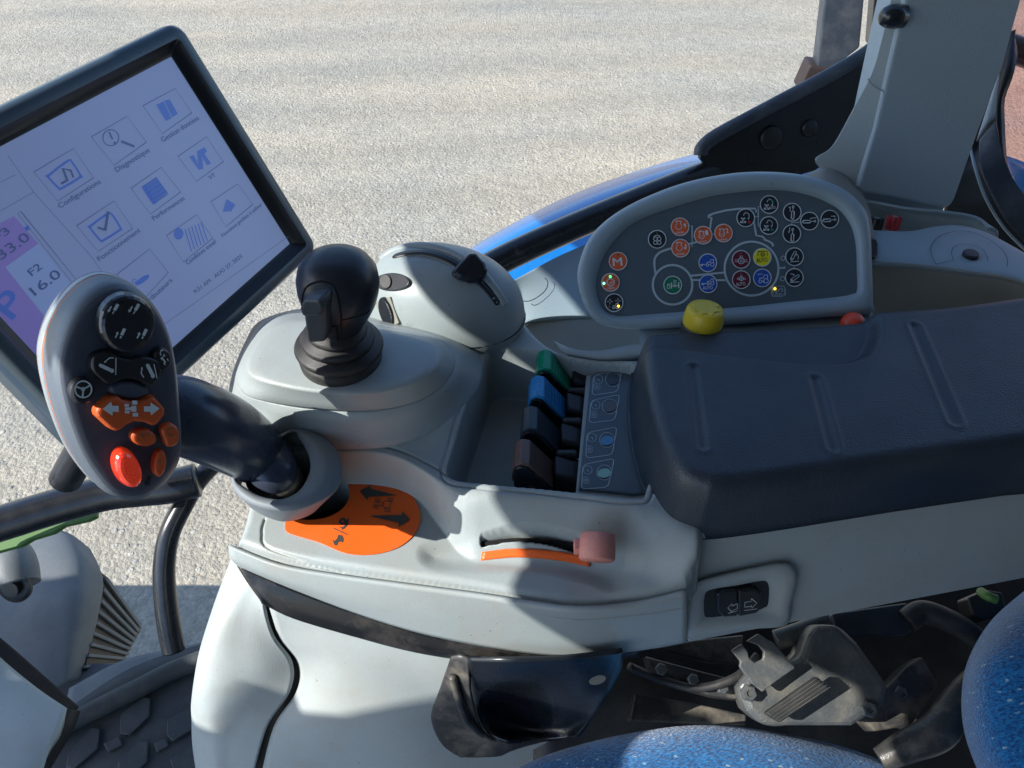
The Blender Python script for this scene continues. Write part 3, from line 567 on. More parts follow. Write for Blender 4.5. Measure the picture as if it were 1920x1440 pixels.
# ---------------------------------------------------------------- joystick
jb=P(640,674,.060); js=thing('joystick','round black joystick knob on a ribbed rubber boot','joystick',jb)
jax=(.11,.0,1.)
v,f=lathe([(.030,-.003),(.031,0),(.0315,.004),(.0305,.0105),(.027,.0115),(.0275,.0125),(.0325,.0135),(.0335,.0165),(.0318,.0195),(.024,.0205),(.0235,.0215),(.0272,.0225),(.028,.0255),(.0265,.028),(.019,.029),(.019,.030),(.0222,.0312),(.0228,.0335),(.0205,.036),(.0165,.038),(.0165,.044)],jb,(.05,0,1)); v=[jb+(p-jb)*np.array([.93,.93,.86]) for p in v]; mesh('rubber_boot',v,f,M['rubber'],js,smooth=True)
v,f=lathe([(.0155,.036),(.0165,.042),(.0195,.050),(.0235,.060),(.0268,.071),(.0285,.082),(.0288,.092),(.0272,.102),(.0228,.110),(.0160,.1155),(.0085,.1178),(.0001,.1183)],jb,jax,48); v=[jb+(p-jb)*np.array([.93,.93,.775]) for p in v]; kn=mesh('knob',v,f,M['knobm'],js,smooth=True)
from mathutils.bvhtree import BVHTree
bv=BVHTree.FromPolygons([tuple(map(float,p)) for p in v],[list(q) for q in f])
def khit(px,py):
    h=bv.ray_cast(Vector(CAM),Vector(ray(px,py)).normalized()); h=h if h[0] is not None else bv.find_nearest(Vector(PD(px,py,depth(jb)-.06))); n_=np.array(h[1]); n_=n_ if n_@(CAM-np.array(h[0]))>0 else -n_; return np.array(h[0]),n_
kp,kn_=khit(600,590); JP=PL(kp,unit(kn_+np.array([-.15,-.5,.1])))
ov=cr([(598,528),(622,534),(634,558),(640,600),(637,635),(620,650),(590,648),(574,620),(566,580),(572,542)],5,True)
tube('knob_groove',[khit(*q)[0] for q in list(ov)+[ov[0]]],.0007,M['void'],kn,n=8,sub=1,cap=False)
tube('knob_seam',[khit(*q)[0] for q in cr([(641,600),(660,596),(685,588),(694,580)],5)],.0005,M['void'],kn,n=8,sub=1,cap=False)
prism('knob_rocker',JP,[(582,548),(612,548),(618,560),(620,610),(616,632),(584,634),(580,600),(576,566)],-.02,.006,M['rock'],js,bev=.0025)
prism('knob_rocker_cap',JP,[(582,547),(612,547),(618,563),(613,577),(580,578),(575,563)],0,.009,M['rock'],bpy.data.objects['knob_rocker'],bev=.002)
# ---------------------------------------------------------------- hitch pod (dome)
pc=P(832,578,.008); pod=thing('hitch_control_pod','grey domed control pod with curved slot, thumb wheel and black slide lever','control pod',pc)
RA=math.radians(-17); ER=np.array([[math.cos(RA),-math.sin(RA),0],[math.sin(RA),math.cos(RA),0],[0,0,1]]); EA=np.array([.073,.050,.058])
def epnt(u,v_,off=0.):  # u along x in [-1,1], v across
    x,y=u,v_; z=math.sqrt(max(0,1-x*x-y*y)); p=np.array([x,y,z]); nn=unit(p/EA); return pc+ER@(p*EA+nn*off),ER@nn
def dhit(px,py):
    r=ray(px,py); o=ER.T@(CAM-pc)/EA; q=ER.T@r/EA; a=q@q; b=2*o@q; c=o@o-1; dsc=b*b-4*a*c
    t=(-b-math.sqrt(max(dsc,0)))/2/a; p=CAM+r*t; l=ER.T@(p-pc)/EA; return p,ER@unit(l/EA)
v=[];n1,n2=60,24
for j in range(n2+1):
    ph=math.pi/2*j/n2*1.15
    for i in range(n1):
        th=2*math.pi*i/n1; p=np.array([math.cos(th)*math.sin(ph),math.sin(th)*math.sin(ph),math.cos(ph)]); p=np.sign(p)*np.abs(p)**.93; v.append(pc+ER@(p*EA))
mesh('pod_shell',v,[q[::-1] for q in gridf(n2+1,n1,True)][::1],M['pod'],pod,smooth=True); recalc(bpy.data.objects['pod_shell'])
ringp=[pc+ER@(EA*np.array([math.cos(t),math.sin(t),0])*np.array([1.005,1.01,1])) for t in np.linspace(0,2*math.pi,49)[:-1]]
tube('pod_seam',ringp+[ringp[0]],.0011,M['black'],pod,n=8,sub=1,cap=False)
def dstrip(name,u0,u1,vc,w_,off,m_,nn=40,curve=0.):
    vv=[]
    for i in range(nn+1):
        u=u0+(u1-u0)*i/nn; e=w_*min(1,math.sqrt(max(0,1-((2*i/nn-1))**20)))
        for s_ in (-e,e): vv.append(epnt(u,vc+curve*(u*u)+s_,off)[0])
    return mesh(name,vv,gridf(nn+1,2),m_,pod,smooth=True,mods=[('solid',.0008)])
def dpath(name,px,w0,w1,off,m_,th=.0008):
    h=[dhit(*q) for q in cr(px,8)]; vv=[]; k=len(h)
    for i in range(k):
        t=unit(h[min(i+1,k-1)][0]-h[max(i-1,0)][0]); n_=h[i][1]; b=unit(np.cross(n_,t)); e=min(1,math.sqrt(max(.0,1-abs(2*i/(k-1)-1)**24)))
        vv+=[h[i][0]+n_*off+b*w0*e,h[i][0]+n_*off+b*w1*e]
    return mesh(name,vv,gridf(k,2),m_,pod,smooth=True,mods=[('solid',th,0)])
SPX=[(738,484),(770,477),(805,478),(845,492),(888,522),(915,548),(933,572)]
tube('pod_rim',[dhit(*q)[0] for q in [(716,488),(735,474),(768,464),(805,464),(850,477),(896,507),(925,540),(946,572)]],.0042,M['pod'],pod,n=14)
dpath('slot_rim',[(a+(2 if a>900 else 0),b-1) for a,b in SPX],.0042,-.0038,.0009,M['pod'])
dpath('slide_slot',SPX,.0032,-.0030,.0017,M['black'])
def tpl(px,py,off=0):
    p,n_=dhit(px,py); return PL(p+n_*off,n_)
LPn=PL(P(878,505,.065)-np.array([0,0,0]),(.1,-.70,.7))
prism('slide_lever',LPn,[(843,514),(860,494),(879,474),(893,476),(908,492),(914,508),(911,522),(897,531),(880,532),(860,526)],-.012,.006,M['blackgl'],pod,bev=.004)
q=tpl(738,530); prism('wheel_window',q,disc_pts(738,530,33,17,28,-.02),-.008,.0028,M['blackgl'],pod,bev=.0008)
prism('thumb_wheel',q,disc_pts(728,530,11,14),-.002,.0045,M['rubber'],bpy.data.objects['wheel_window'],bev=.001)
q=tpl(727,586); ro=prism('hitch_rocker_frame',q,[(706,566),(713,562),(732,608),(724,613)],-.004,.002,M['shelf'],pod,bev=.0006)
prism('hitch_rocker_frame',q,[(727,557),(734,556),(751,605),(742,609)],-.004,.002,M['shelf'],pod,bev=.0006)
prism('hitch_rocker',q,disc_pts(728,585,12,30,28,-.30),-.004,.004,M['blackgl'],pod,bev=.002)
pr=MB()
q=tpl(775,575); 
stroke(pr,q,[(750,581),(762,578)],1.2); stroke(pr,q,[(750,576),(756,565)],2.2); stroke(pr,q,[(758,566),(762,573)],1.2)
q=tpl(766,605); stroke(pr,q,[(762,612),(774,607)],1.2); stroke(pr,q,[(760,607),(770,602)],2.4)
q=tpl(797,530); stroke(pr,q,[(787,531),(810,536),(808,541),(788,536)],1.2,closed=True); stroke(pr,q,[(786,524),(794,528),(806,529)],1.); arrow(pr,q,(806,534),(807,525),1,3)
for px,py,s_ in ((900,545,'9'),(913,563,'10'),(716,492,'2'),(793,490,'4'),(821,498,'5')):
    q=tpl(px,py); text(pr,q,s_,(px-3.5*len(s_),py+5),(px+3.*len(s_),py+1),8)
q=tpl(705,530); text(pr,q,'2',(700,535),(706,534),9,.003)
pr.build('printed_scale',M['dim'],pod)
# ---------------------------------------------------------------- far trim body and shelf
ft=thing('side_window_sill','blue-grey moulded window sill trim behind the console','sill trim',P(1300,600,-.12))
patch('sill_face',[[(890,566,-.06),(940,538,-.06),(986,513,-.06),(1048,480,-.06),(1107,456,-.06),(1200,425,-.06),(1300,400,-.06)],[(910,585,-.075),(950,560,-.073),(1000,540,-.07),(1060,515,-.07),(1140,490,-.07),(1220,470,-.07),(1300,450,-.07)],[(930,640,-.10),(965,615,-.092),(1000,602,-.085),(1080,596,-.085),(1150,596,-.085),(1220,590,-.085),(1300,585,-.085)]],M['trim'],ft,n=6)
patch('sill_shelf',[[(930,590,-.0855),(1000,594,-.0855),(1100,594,-.0855),(1240,592,-.0855)],[(930,640,-.10),(1020,650,-.1),(1100,665,-.1),(1240,670,-.1)],[(930,720,-.11),(1020,720,-.11),(1100,720,-.11),(1240,720,-.11)]],M['shelf'],ft)
SF=pl3(P(986,513,-.058),P(1060,515,-.068),P(1000,602,-.083))
cp=MB(); stroke(cp,SF,cr([(1020,523),(1026,531),(1022,545),(1008,558),(992,566),(980,566),(974,562)],4).tolist(),1.6,.002); cp.build('cap_groove',M['black'],ft)
patch('console_rear_rim',[[(1040,640,.0),(1080,655,.0),(1130,657,.0),(1190,645,.0),(1300,640,.0)],[(1060,662,.0),(1100,672,-.004),(1140,675,-.004),(1200,668,-.003),(1300,665,-.003)],[(1070,690,-.03),(1110,700,-.03),(1150,700,-.03),(1200,700,-.03),(1300,700,-.03)]],M['shell'],console)
patch('console_rear_rim',[[(1200,590,-.004),(1300,580,-.004),(1400,570,-.004),(1560,565,-.004),(1636,565,-.004)],[(1200,690,.002),(1300,690,.002),(1400,690,.002),(1560,690,.002),(1636,690,.002)]],M['trim'],console)
# ---------------------------------------------------------------- control panel
PN=PL(P(1360,614,.004),(.04,-.62,.78))
cpn=thing('button_control_panel','half-moon slate control panel with coloured round buttons in a grey frame','control panel',P(1360,614,.004))
OUT=[(1083,527),(1090,480),(1110,440),(1150,403),(1210,370),(1293,340),(1393,323),(1493,326),(1567,347),(1610,378),(1630,415),(1635,500),(1637,570),(1635,588),(1560,594),(1400,607),(1293,614),(1200,617),(1143,613),(1105,590)]
INN=[(1118,540),(1123,505),(1140,468),(1170,433),(1205,410),(1270,387),(1343,367),(1443,357),(1510,365),(1565,388),(1593,420),(1604,460),(1606,510),(1607,540),(1605,549),(1580,555),(1493,564),(1400,574),(1293,583),(1200,590),(1155,592),(1130,577)]
cc=(1360,480); o_=angring(OUT,160,cc); i_=angring(INN,160,cc)
def sc(r,s,sy=None): return [(cc[0]+(a-cc[0])*s,cc[1]+(b-cc[1])*(sy or s)) for a,b in r]
def mixr(a,b,k): return [(p[0]*(1-k)+q[0]*k,p[1]*(1-k)+q[1]*k) for p,q in zip(a,b)]
fr=loft('panel_frame',[[PN.p(*q,-.03) for q in sc(o_,.99)],[PN.p(*q,-.008) for q in o_],[PN.p(*q,-.002) for q in mixr(o_,i_,.03)],[PN.p(*q,.001) for q in mixr(o_,i_,.16)],[PN.p(*q,.002) for q in mixr(o_,i_,.35)],[PN.p(*q,.0012) for q in mixr(o_,i_,.62)],[PN.p(*q,-.0005) for q in mixr(o_,i_,.78)],[PN.p(*q,-.0035) for q in mixr(o_,i_,.93)],[PN.p(*q,-.005) for q in i_]],M['trim'],cpn,cap0=True); recalc(fr)
pf=MB(); pf.add([PN.p(*q,-.0045) for q in mixr(o_,i_,.985)],[list(range(160))]); pfo=recalc(pf.build('panel_face',M['panel'],cpn,mods=[]))
FP=PL(PN.o+PN.n*-.0045,PN.n)
def P6(x,y): return (1060+x/3,300+y/3)
ln=MB(); O=.0003
circ(ln,FP,*P6(602,703),37,4,O,48); circ(ln,FP,*P6(1046,612),50.5,4,O,60)
def st6(pts,w_,cl=False,sp=0):
    q=[P6(*a) for a in pts]
    if sp: q=cr(q,sp,cl).tolist()
    stroke(ln,FP,q,w_,O,cl)
st6([(507,645),(500,590),(503,555),(525,525),(570,505),(630,490),(700,472),(740,462)],4,sp=4)
st6([(812,390),(822,325),(803,325),(805,315),(830,303),(900,285),(980,275),(1068,274),(1072,295)],3.6)
st6([(1058,340),(1072,425),(1108,432),(1120,445)],3.4); st6([(1115,447),(1150,462),(1165,475),(1165,487)],3.6,sp=3)
st6([(706,652),(892,634)],3.6); st6([(712,676),(900,677)],3.6)
st6([(1192,608),(1215,608),(1232,608),(1232,600)],3)
for q in ([(690,370),(712,372),(712,490),(694,490)],[(712,432),(730,432)],[(822,418),(838,418)],[(1062,320),(1084,320),(1084,262),(1094,262)],[(1084,320),(1084,374),(1094,374)],[(1272,348),(1272,366)],[(1272,352),(1322,351)],[(1420,341),(1434,341)],[(800,630),(800,648)],[(987,612),(987,626)],[(1284,598),(1284,612)]): st6(q,1.4)
circ(ln,FP,*P6(1223,553),4,1.3,O); circ(ln,FP,*P6(1220,669),4,1.3,O)
for r_ in ([(1172,712),(1230,710),(1232,760),(1170,762)],[(1165,720),(1165,768),(1222,768)],[(1158,728),(1158,766)],[(1236,720),(1236,764)]): st6(r_,.9)
st6([(1180,748),(1196,735),(1212,722)],1.5); st6([(1218,722),(1218,742)],1.6); st6([(1180,754),(1215,752)],1)
ln.build('printed_diagram',M['line'],cpn)
def eng(mb,cx,cy,s,fp,o=.0012):
    circ(mb,fp,cx,cy,5.6*s,1.2,o,24,-60,240); stroke(mb,fp,[(cx-3.2*s,cy-4.5*s),(cx-4*s,cy-8*s),(cx-5*s,cy-8*s),(cx-5*s,cy-10*s),(cx+5*s,cy-10*s),(cx+5*s,cy-8*s),(cx+4*s,cy-8*s),(cx+3.2*s,cy-4.5*s)],1.1,o)
def tract(mb,cx,cy,s,fp,o=.0012,arr=True):
    circ(mb,fp,cx+5.5*s,cy+1.5*s,3.6*s,1.2,o,18); circ(mb,fp,cx-4*s,cy+2.6*s,2.4*s,1.2,o,14)
    stroke(mb,fp,[(cx-5.5*s,cy),(cx-5*s,cy-2.6*s),(cx+1.6*s,cy-3.6*s),(cx+2.4*s,cy-8*s),(cx+8*s,cy-8*s),(cx+8*s,cy-2*s)],1.1,o); stroke(mb,fp,[(cx-1.6*s,cy+2.6*s),(cx+1.8*s,cy+2.4*s)],1.1,o)
def small_tr(mb,cx,cy,fp,o=.0012):
    for dx in (-3,3): stroke(mb,fp,[(cx+dx,cy-4.5),(cx+dx,cy-1.5)],1.6,o); stroke(mb,fp,[(cx+dx*1.4,cy+2),(cx+dx*1.4,cy+6)],2.,o)
    stroke(mb,fp,[(cx-3,cy-3),(cx+3,cy-3)],1,o); stroke(mb,fp,[(cx-1,cy-3),(cx-1,cy+1),(cx-2.5,cy+5),(cx+2.5,cy+5),(cx+1,cy+1),(cx+1,cy-3)],1,o)
def cyl(mb,cx,cy,ang,fp,o=.0012):
    ca,sa=math.cos(math.radians(ang)),math.sin(math.radians(ang)); R=lambda x,y:(cx+x*ca-y*sa,cy+x*sa+y*ca)
    stroke(mb,fp,[R(-11,-2.4),R(2,-2.4),R(2,2.4),R(-11,2.4)],1.2,o,True); circ(mb,fp,*R(-12,0),1.3,1.1,o,10); stroke(mb,fp,[R(2,0),R(9,0)],1.2,o); circ(mb,fp,*R(11,0),1.7,1.2,o,10)
def uturn(mb,cx,cy,fp,o=.0012):
    circ(mb,fp,cx,cy,5.2,1.2,o,24,180,360); arrow(mb,fp,(cx+5.2,cy-.5),(cx+5.2,cy+6.5),1.2,3.4,o)
def diff(mb,cx,cy,s,fp,o=.0012):
    circ(mb,fp,cx,cy,5.4*s,1.3,o,20); circ(mb,fp,cx,cy,2*s,1,o,10)
    for sx in (-1,1):
        for dy in (-1.6,1.6): stroke(mb,fp,[(cx+sx*4.5*s,cy+dy*s),(cx+sx*12*s,cy+dy*s*1.2)],1.1,o)
        stroke(mb,fp,[(cx+sx*1.8*s,cy-10*s),(cx+sx*1.8*s,cy-6*s),(cx+sx*4*s,cy-4*s)],1.4*s,o)
def link(mb,cx,cy,ang,fp,o=.0012):
    ca,sa=math.cos(math.radians(ang)),math.sin(math.radians(ang)); R=lambda x,y:(cx+x*ca-y*sa,cy+x*sa+y*ca)
    pts=[R(-7+2.6*math.cos(math.radians(a)),2.6*math.sin(math.radians(a))) for a in range(90,271,30)]+[R(7+2*math.cos(math.radians(a)),2*math.sin(math.radians(a))) for a in range(-90,91,30)]
    stroke(mb,fp,pts,1.1,o,True); circ(mb,fp,*R(-7,0),1.1,.9,o,8)
BT=[('M',295,571,'b_orange',1),('gear',253,690,'b_orange',0),('nav',273,804,'b_blk',0),('fan',515,448,'b_blk',1),('eup',643,378,'b_orange',0),('edn',646,498,'b_orange',0),('e1',773,425,'b_orange',1),('e2',887,413,'b_orange',1),
('ur',1012,328,'b_blk',1),('ua',1144,253,'b_blk',1),('ug',1142,371,'b_blk',1),('cu',1273,296,'b_blk',0),('cdn',1271,417,'b_blk',0),('cl',1370,346,'b_blk',0),('crr',1484,335,'b_blk',0),
('df',986,561,'b_red',1),('pto',1105,549,'b_yel',0),('dfa',987,675,'b_red',1),('tb',1105,665,'b_blue',1),('t1',799,580,'b_blue',1),('t2',801,698,'b_blue',1),('gr',602,705,'b_green',1),('lu',1286,546,'b_blk',0),('ld',1285,663,'b_blk',0)]
BL={'M':'orange button with a large M','gear':'orange button with a cog and two green lamps','nav':'black button with crossed arrows and an amber lamp','fan':'black button with a fan symbol','eup':'orange engine speed up button','edn':'orange engine speed down button','e1':'orange engine speed button numbered 1','e2':'orange engine speed button numbered 2','ur':'black turn button with a red dot','ua':'black turn button marked AUTO','ug':'black turn button with a lower green triangle','cu':'black cylinder button, arrow up','cdn':'black cylinder button, arrow down','cl':'black cylinder button, arrow left','crr':'black cylinder button, arrow right','df':'maroon differential button','pto':'yellow button marked AUTO','dfa':'maroon differential button marked AUTO','tb':'blue tractor button inside the large ring','t1':'blue front tractor button, upper','t2':'blue front tractor button marked AUTO','gr':'green axle button','lu':'black linkage button, arrow up','ld':'black linkage button, arrow down'}
for k,zx,zy,mm,led in BT:
    cx,cy=P6(zx,zy); b=prism('button',FP,disc_pts(cx,cy,16,16.3,36),.0,.0012,M[mm],cpn,bev=.0004); b['label']=BL[k]
    rm=MB(); circ(rm,FP,cx,cy,16.6,1.7,.0009,40); rm.build('button_ring',M['white'],b)
    s=MB(); o=.0012
    if k=='M': text(s,FP,'M',(cx-8.5,cy+8.5),(cx+8.5,cy+7.5),15.5,o,bold=.5)
    if k=='gear':
        circ(s,FP,cx,cy,6.3,1.3,o); 
        for i in range(14): a=i*math.pi/7; stroke(s,FP,[(cx+6.5*math.cos(a),cy+6.5*math.sin(a)),(cx+8.5*math.cos(a),cy+8.5*math.sin(a))],1.4,o)
        fill(s,FP,[(cx-4,cy+2),(cx+5,cy-3),(cx+3,cy+1)],o); stroke(s,FP,[(cx-7,cy+12),(cx-4,cy+10),(cx-2,cy+12.5),(cx,cy+9.5),(cx+2,cy+12.5),(cx+4,cy+10),(cx+8,cy+11)],1.2,o)
    if k=='nav':
        for x0,y0 in ((-7.5,-2.5),(7.5,-4)):
            for a,b_ in ((-1,0),(1,0),(0,-1),(0,1)): arrow(s,FP,(cx+x0+a*1.2,cy+y0+b_*1.2),(cx+x0+a*5.5,cy+y0+b_*5.5),.9,2.2,o)
        tract(s,cx+1.5,cy+8,.72,FP,o)
    if k=='fan':
        for a in range(4): t=math.radians(45+90*a); circ(s,FP,cx+5*math.cos(t),cy+3+5*math.sin(t),3.4,1.3,o,16)
        stroke(s,FP,[(cx-5,cy-6),(cx,cy-7.5),(cx+5,cy-6)],1.5,o); arrow(s,FP,(cx+2,cy-7.2),(cx+6.5,cy-5),1,3,o); arrow(s,FP,(cx-2,cy-7.2),(cx-6.5,cy-5),1,3,o)
    if k in('eup','edn'):
        eng(s,cx-2.5,cy+1-1.5,1,FP); text(s,FP,'n/min',(cx-7.5,cy+13),(cx+8.5,cy+11.5),5.5,o,bold=.05); e=-1 if k=='eup' else 1
        stroke(s,FP,[(cx+7,cy-5),(cx+7+0,cy-5)],.1,o); fill(s,FP,[(cx+9.5,cy-3+5*e),(cx+6,cy-3+1*e),(cx+13,cy-3+1*e)],o); stroke(s,FP,[(cx+9.5,cy-3+e),(cx+9.5,cy-3-4*e)],3,o)
    if k in('e1','e2'):
        eng(s,cx-3,cy+2,.92,FP); text(s,FP,'AUTO',(cx-8,cy+4),(cx+2,cy+3.5),4,o); text(s,FP,k[1],(cx+6,cy-.5),(cx+10.5,cy-1),9,o,bold=.4); text(s,FP,'n/min',(cx-7,cy+14),(cx+8,cy+12.5),5.,o,bold=.05)
    if k[0]=='u':
        uturn(s,cx+1,cy-4,FP); small_tr(s,cx-5,cy+4,FP)
        if k=='ua': text(s,FP,'AUTO',(cx+1,cy+8),(cx+13,cy+7),5.2,o,bold=.05)
    if k=='cu': cyl(s,cx+1,cy+1,-88,FP); arrow(s,FP,(cx-4,cy-1),(cx-4,cy-12),1.2,3,o)
    if k=='cdn': cyl(s,cx+1,cy+3,-88,FP); arrow(s,FP,(cx-4.5,cy-12),(cx-4.5,cy-2),1.2,3,o)
    if k=='cl': cyl(s,cx-1,cy+1,-3,FP); arrow(s,FP,(cx+13,cy-6),(cx+2,cy-5.5),1.2,3,o)
    if k=='crr': cyl(s,cx-1,cy+2,-5,FP); arrow(s,FP,(cx+2,cy-5),(cx+12.5,cy-6),1.2,3,o)
    if k=='df': diff(s,cx,cy+3,1,FP)
    if k=='dfa': diff(s,cx,cy-1.5,.68,FP); text(s,FP,'AUTO',(cx-8.5,cy+11.5),(cx+9,cy+10),6.5,o,bold=.1)
    if k=='tb': tract(s,cx+.5,cy+4,1.15,FP); arrow(s,FP,(cx+1,cy-7),(cx-8,cy-7),1,3,o); stroke(s,FP,[(cx+1,cy+5),(cx+3,cy+10)],1,o)
    if k=='t1': tract(s,cx+3,cy+2,.95,FP); arrow(s,FP,(cx-5,cy+3.5),(cx-14,cy+3.5),1.8,5,o)
    if k=='t2': tract(s,cx+3,cy-2,.85,FP); arrow(s,FP,(cx-4,cy),(cx-13,cy),1.8,5,o); text(s,FP,'AUTO',(cx-9,cy+10.5),(cx+9.5,cy+9.5),6.5,o,bold=.1)
    if k=='gr':
        stroke(s,FP,[(cx-2.5,cy-4.5),(cx-2.5,cy+7)],2.2,o); stroke(s,FP,[(cx+11,cy-5),(cx+11,cy+6)],2.2,o); stroke(s,FP,[(cx-2,cy+2),(cx+10,cy+1)],1.3,o); circ(s,FP,cx+4,cy+1.5,2.4,1.1,o,12)
        stroke(s,FP,[(cx+1,cy-3),(cx+7,cy-4.5),(cx+1,cy-6),(cx+7,cy-8),(cx+1,cy-9)],1.1,o); stroke(s,FP,disc_pts(cx-8,cy+3.5,2.8,3.6,12),1.,o,True); circ(s,FP,cx-8,cy,2,1,o,12,180,360)
    if k=='lu': link(s,cx-2,cy-2,-62,FP); stroke(s,FP,[(cx-8,cy+10),(cx+8,cy+8.5)],1.3,o); stroke(s,FP,cr([(cx+6,cy+5),(cx+7,cy),(cx+5,cy-4)],3).tolist(),1.2,o); arrow(s,FP,(cx+6.5,cy-2),(cx+3,cy-6),1,3.,o)
    if k=='ld': link(s,cx+1,cy+1,-35,FP); stroke(s,FP,[(cx-9,cy+9.5),(cx+9,cy+8)],1.3,o); arrow(s,FP,(cx-8,cy-7),(cx+2,cy-5.5),1.2,3.4,o)
    if k!='pto': s.build('button_symbol',M['white'],b)
    else:
        text(s,FP,'AUTO',(cx-10,cy+9),(cx+11,cy+7.5),8,o,bold=.12); stroke(s,FP,[(cx-8.5,cy-2),(cx-8.5,cy-10.5),(cx+9,cy-11.5),(cx+9,cy-2.5)],1.2,o); circ(s,FP,cx+.5,cy-5,2.6,1.3,o,14)
        for i in range(8): a=i*math.pi/4; stroke(s,FP,[(cx+.5+3*math.cos(a),cy-5+3*math.sin(a)),(cx+.5+5*math.cos(a),cy-5+5*math.sin(a))],1.2,o)
        s.build('button_symbol',M['darkprint'],b)
    if led: e=MB(); fill(e,FP,disc_pts(cx+.3,cy-12,1.9,1.9,10),.0018); e.build('indicator_lamp',M['loff'],b)
    for (x0,y0,mm2) in {'gear':[(0,-11.5,'lgreen'),(-12,1.2,'lcyan'),(12,0,'loff')],'nav':[(8.7,6,'lyel'),(-8.5,7.5,'loff')],'ur':[(7.5,7,'reddot')]}.get(k,[]):
        e=MB(); fill(e,FP,disc_pts(cx+x0,cy+y0,2.6,2.6,12),.002); e.build('indicator_lamp',M[mm2],b)
    if k in('ua','ug'):
        y0=-7 if k=='ua' else 7; e=MB(); fill(e,FP,[(cx+5,cy+y0-3),(cx+5,cy+y0+3),(cx+11,cy+y0)],.0016); e.build('green_triangle',M['tri'],b)
e=MB(); fill(e,FP,disc_pts(*P6(1179,724),2.8,2.8,12),.002); e.build('indicator_lamp',M['lyel'],cpn)
# yellow PTO knob
kb=P(1313,650,.005); yk=thing('rotary_knob','yellow serrated rotary knob in front of the control panel','knob',kb,None)
KB=P(1317,606,.032); kax=(.02,.12,1)
def cog(base,ax,r,h0,h1,teeth,rin):
    ax=unit(ax); a=unit(np.cross(ax,(.3,1,.1))); b=np.cross(ax,a); pts=[]
    for i in range(teeth*4):
        t=2*math.pi*(i+.5)/(teeth*4); rr=r if (i//2)%2 else rin; pts.append((a*math.cos(t)+b*math.sin(t))*rr)
    v=[base+ax*h0+p for p in pts]+[base+ax*h1+p for p in pts]; return v,prismf(len(pts))
v,f=lathe([(.0165,-.03),(.0165,-.001),(.0150,0)],KB,kax); mesh('knob_base',v,f,M['black'],yk,smooth=True)
v,f=lathe([(.0158,-.001),(.0162,.001),(.0162,.004),(.0148,.0125),(.0138,.0142),(.012,.0147),(.0001,.0147)],KB,kax); mesh('knob_cap',v,f,M['yelknob'],yk,smooth=True)
v,f=cog(KB,kax,.0112,.0143,.0156,8,.009); mesh('knob_emblem',v,f,M['yelknob'],yk,mods=[('bevel',.0003,2)])
v,f=lathe([(.010,-.02),(.010,.004),(.008,.008),(.004,.0095),(.0001,.010)],P(1598,610,.010),(-.2,-.1,1)); ob=mesh('push_button',v,f,M['redbtn'],None,smooth=True); tag(ob,'orange-red domed push button behind the armrest cushion','push button')
# switch in side panel
sw=thing('rocker_switch','black two-way rocker switch with white arrow marks in the side panel','switch',SP.p(1380,1123,-.006))
prism('switch_body',SP,angring([(1316,1152),(1318,1112),(1330,1102),(1380,1094),(1430,1086),(1442,1090),(1443,1132),(1434,1143),(1390,1152),(1330,1160)],60,(1380,1123)),-.002,.0016,M['blackgl'],sw)
prism('rocker',SP,[(1340,1108),(1352,1100),(1378,1098),(1378,1148),(1352,1150),(1342,1140)],0,.0045,M['blackgl'],sw,bev=.0015)
prism('rocker',SP,[(1379,1098),(1408,1094),(1420,1103),(1422,1130),(1412,1140),(1379,1146)],0,.006,M['black'],sw,bev=.0015)
s=MB(); stroke(s,SP,[(1359,1131),(1367,1123),(1367,1127),(1377,1123),(1377,1132),(1367,1136),(1367,1139)],1.1,.0046,True); stroke(s,SP,[(1360,1141),(1378,1136)],1.2,.0046)
stroke(s,SP,[(1389,1118),(1401,1116),(1401,1111),(1411,1119),(1402,1129),(1402,1125),(1389,1127)],1.1,.0061,True); stroke(s,SP,[(1388,1133),(1412,1130)],1.2,.0061)
s.build('printed_arrows',M['white'],sw)
# ---------------------------------------------------------------- multifunction handle
HC=PD(215,735,.385); HN=unit((.70,-.64,.30)); HP=PL(HC,HN)
mh=thing('multifunction_handle','large oval multifunction handle with orange and black thumb buttons on a graphite grip','control handle',P(530,930,-.04))
FACE=[(112,700),(118,650),(140,600),(175,560),(215,541),(255,548),(290,580),(315,630),(328,690),(334,760),(338,830),(330,870),(305,905),(265,930),(215,925),(180,890),(150,840),(125,770)]
hc=(225,735); fa=angring(FACE,96,hc)
def hs(r,s): return [(hc[0]+(a-hc[0])*s,hc[1]+(b-hc[1])*s) for a,b in r]
def sec(s,off): return [HP.p(*q,off) if off==0 else HP.p(*q)+HN*off for q in hs(fa,s)]
ob=loft('handle_face',[sec(.992,-.002),sec(.985,.0006),sec(.93,.0018),sec(.8,.0025),sec(.5,.003)],M['face'],mh,cap1=True); recalc(ob)
ob=loft('silver_bezel',[sec(.99,.0000),sec(1.035,-.0015),sec(1.072,-.013),sec(1.07,-.0215)],M['bezel'],mh,cap0=False); recalc(ob)
ob=loft('copper_edge',[sec(1.065,-.0215),sec(1.067,-.024)],M['copper'],mh); recalc(ob)
ob=loft('clear_rim',[sec(1.07,-.024),sec(1.082,-.0255),sec(1.086,-.030),sec(1.05,-.036)],M['clear'],mh); recalc(ob)
ob=loft('handle_back',[sec(1.05,-.036),sec(1.0,-.041),sec(.8,-.049),sec(.45,-.054)],M['grip'],mh,cap1=True); recalc(ob)
dg=depth(HP.p(330,770)); gp=tube('grip_stem',[PD(262,765,dg+.050),PD(320,773,dg+.048),PD(375,790,dg+.058),PD(435,818,dg+.086),PD(488,855,dg+.122),P(520,893,.008),P(532,925,-.03)],[.022,.0255,.0262,.0262,.0232,.0165,.012],M['grip'],mh,n=28,sq=.85)
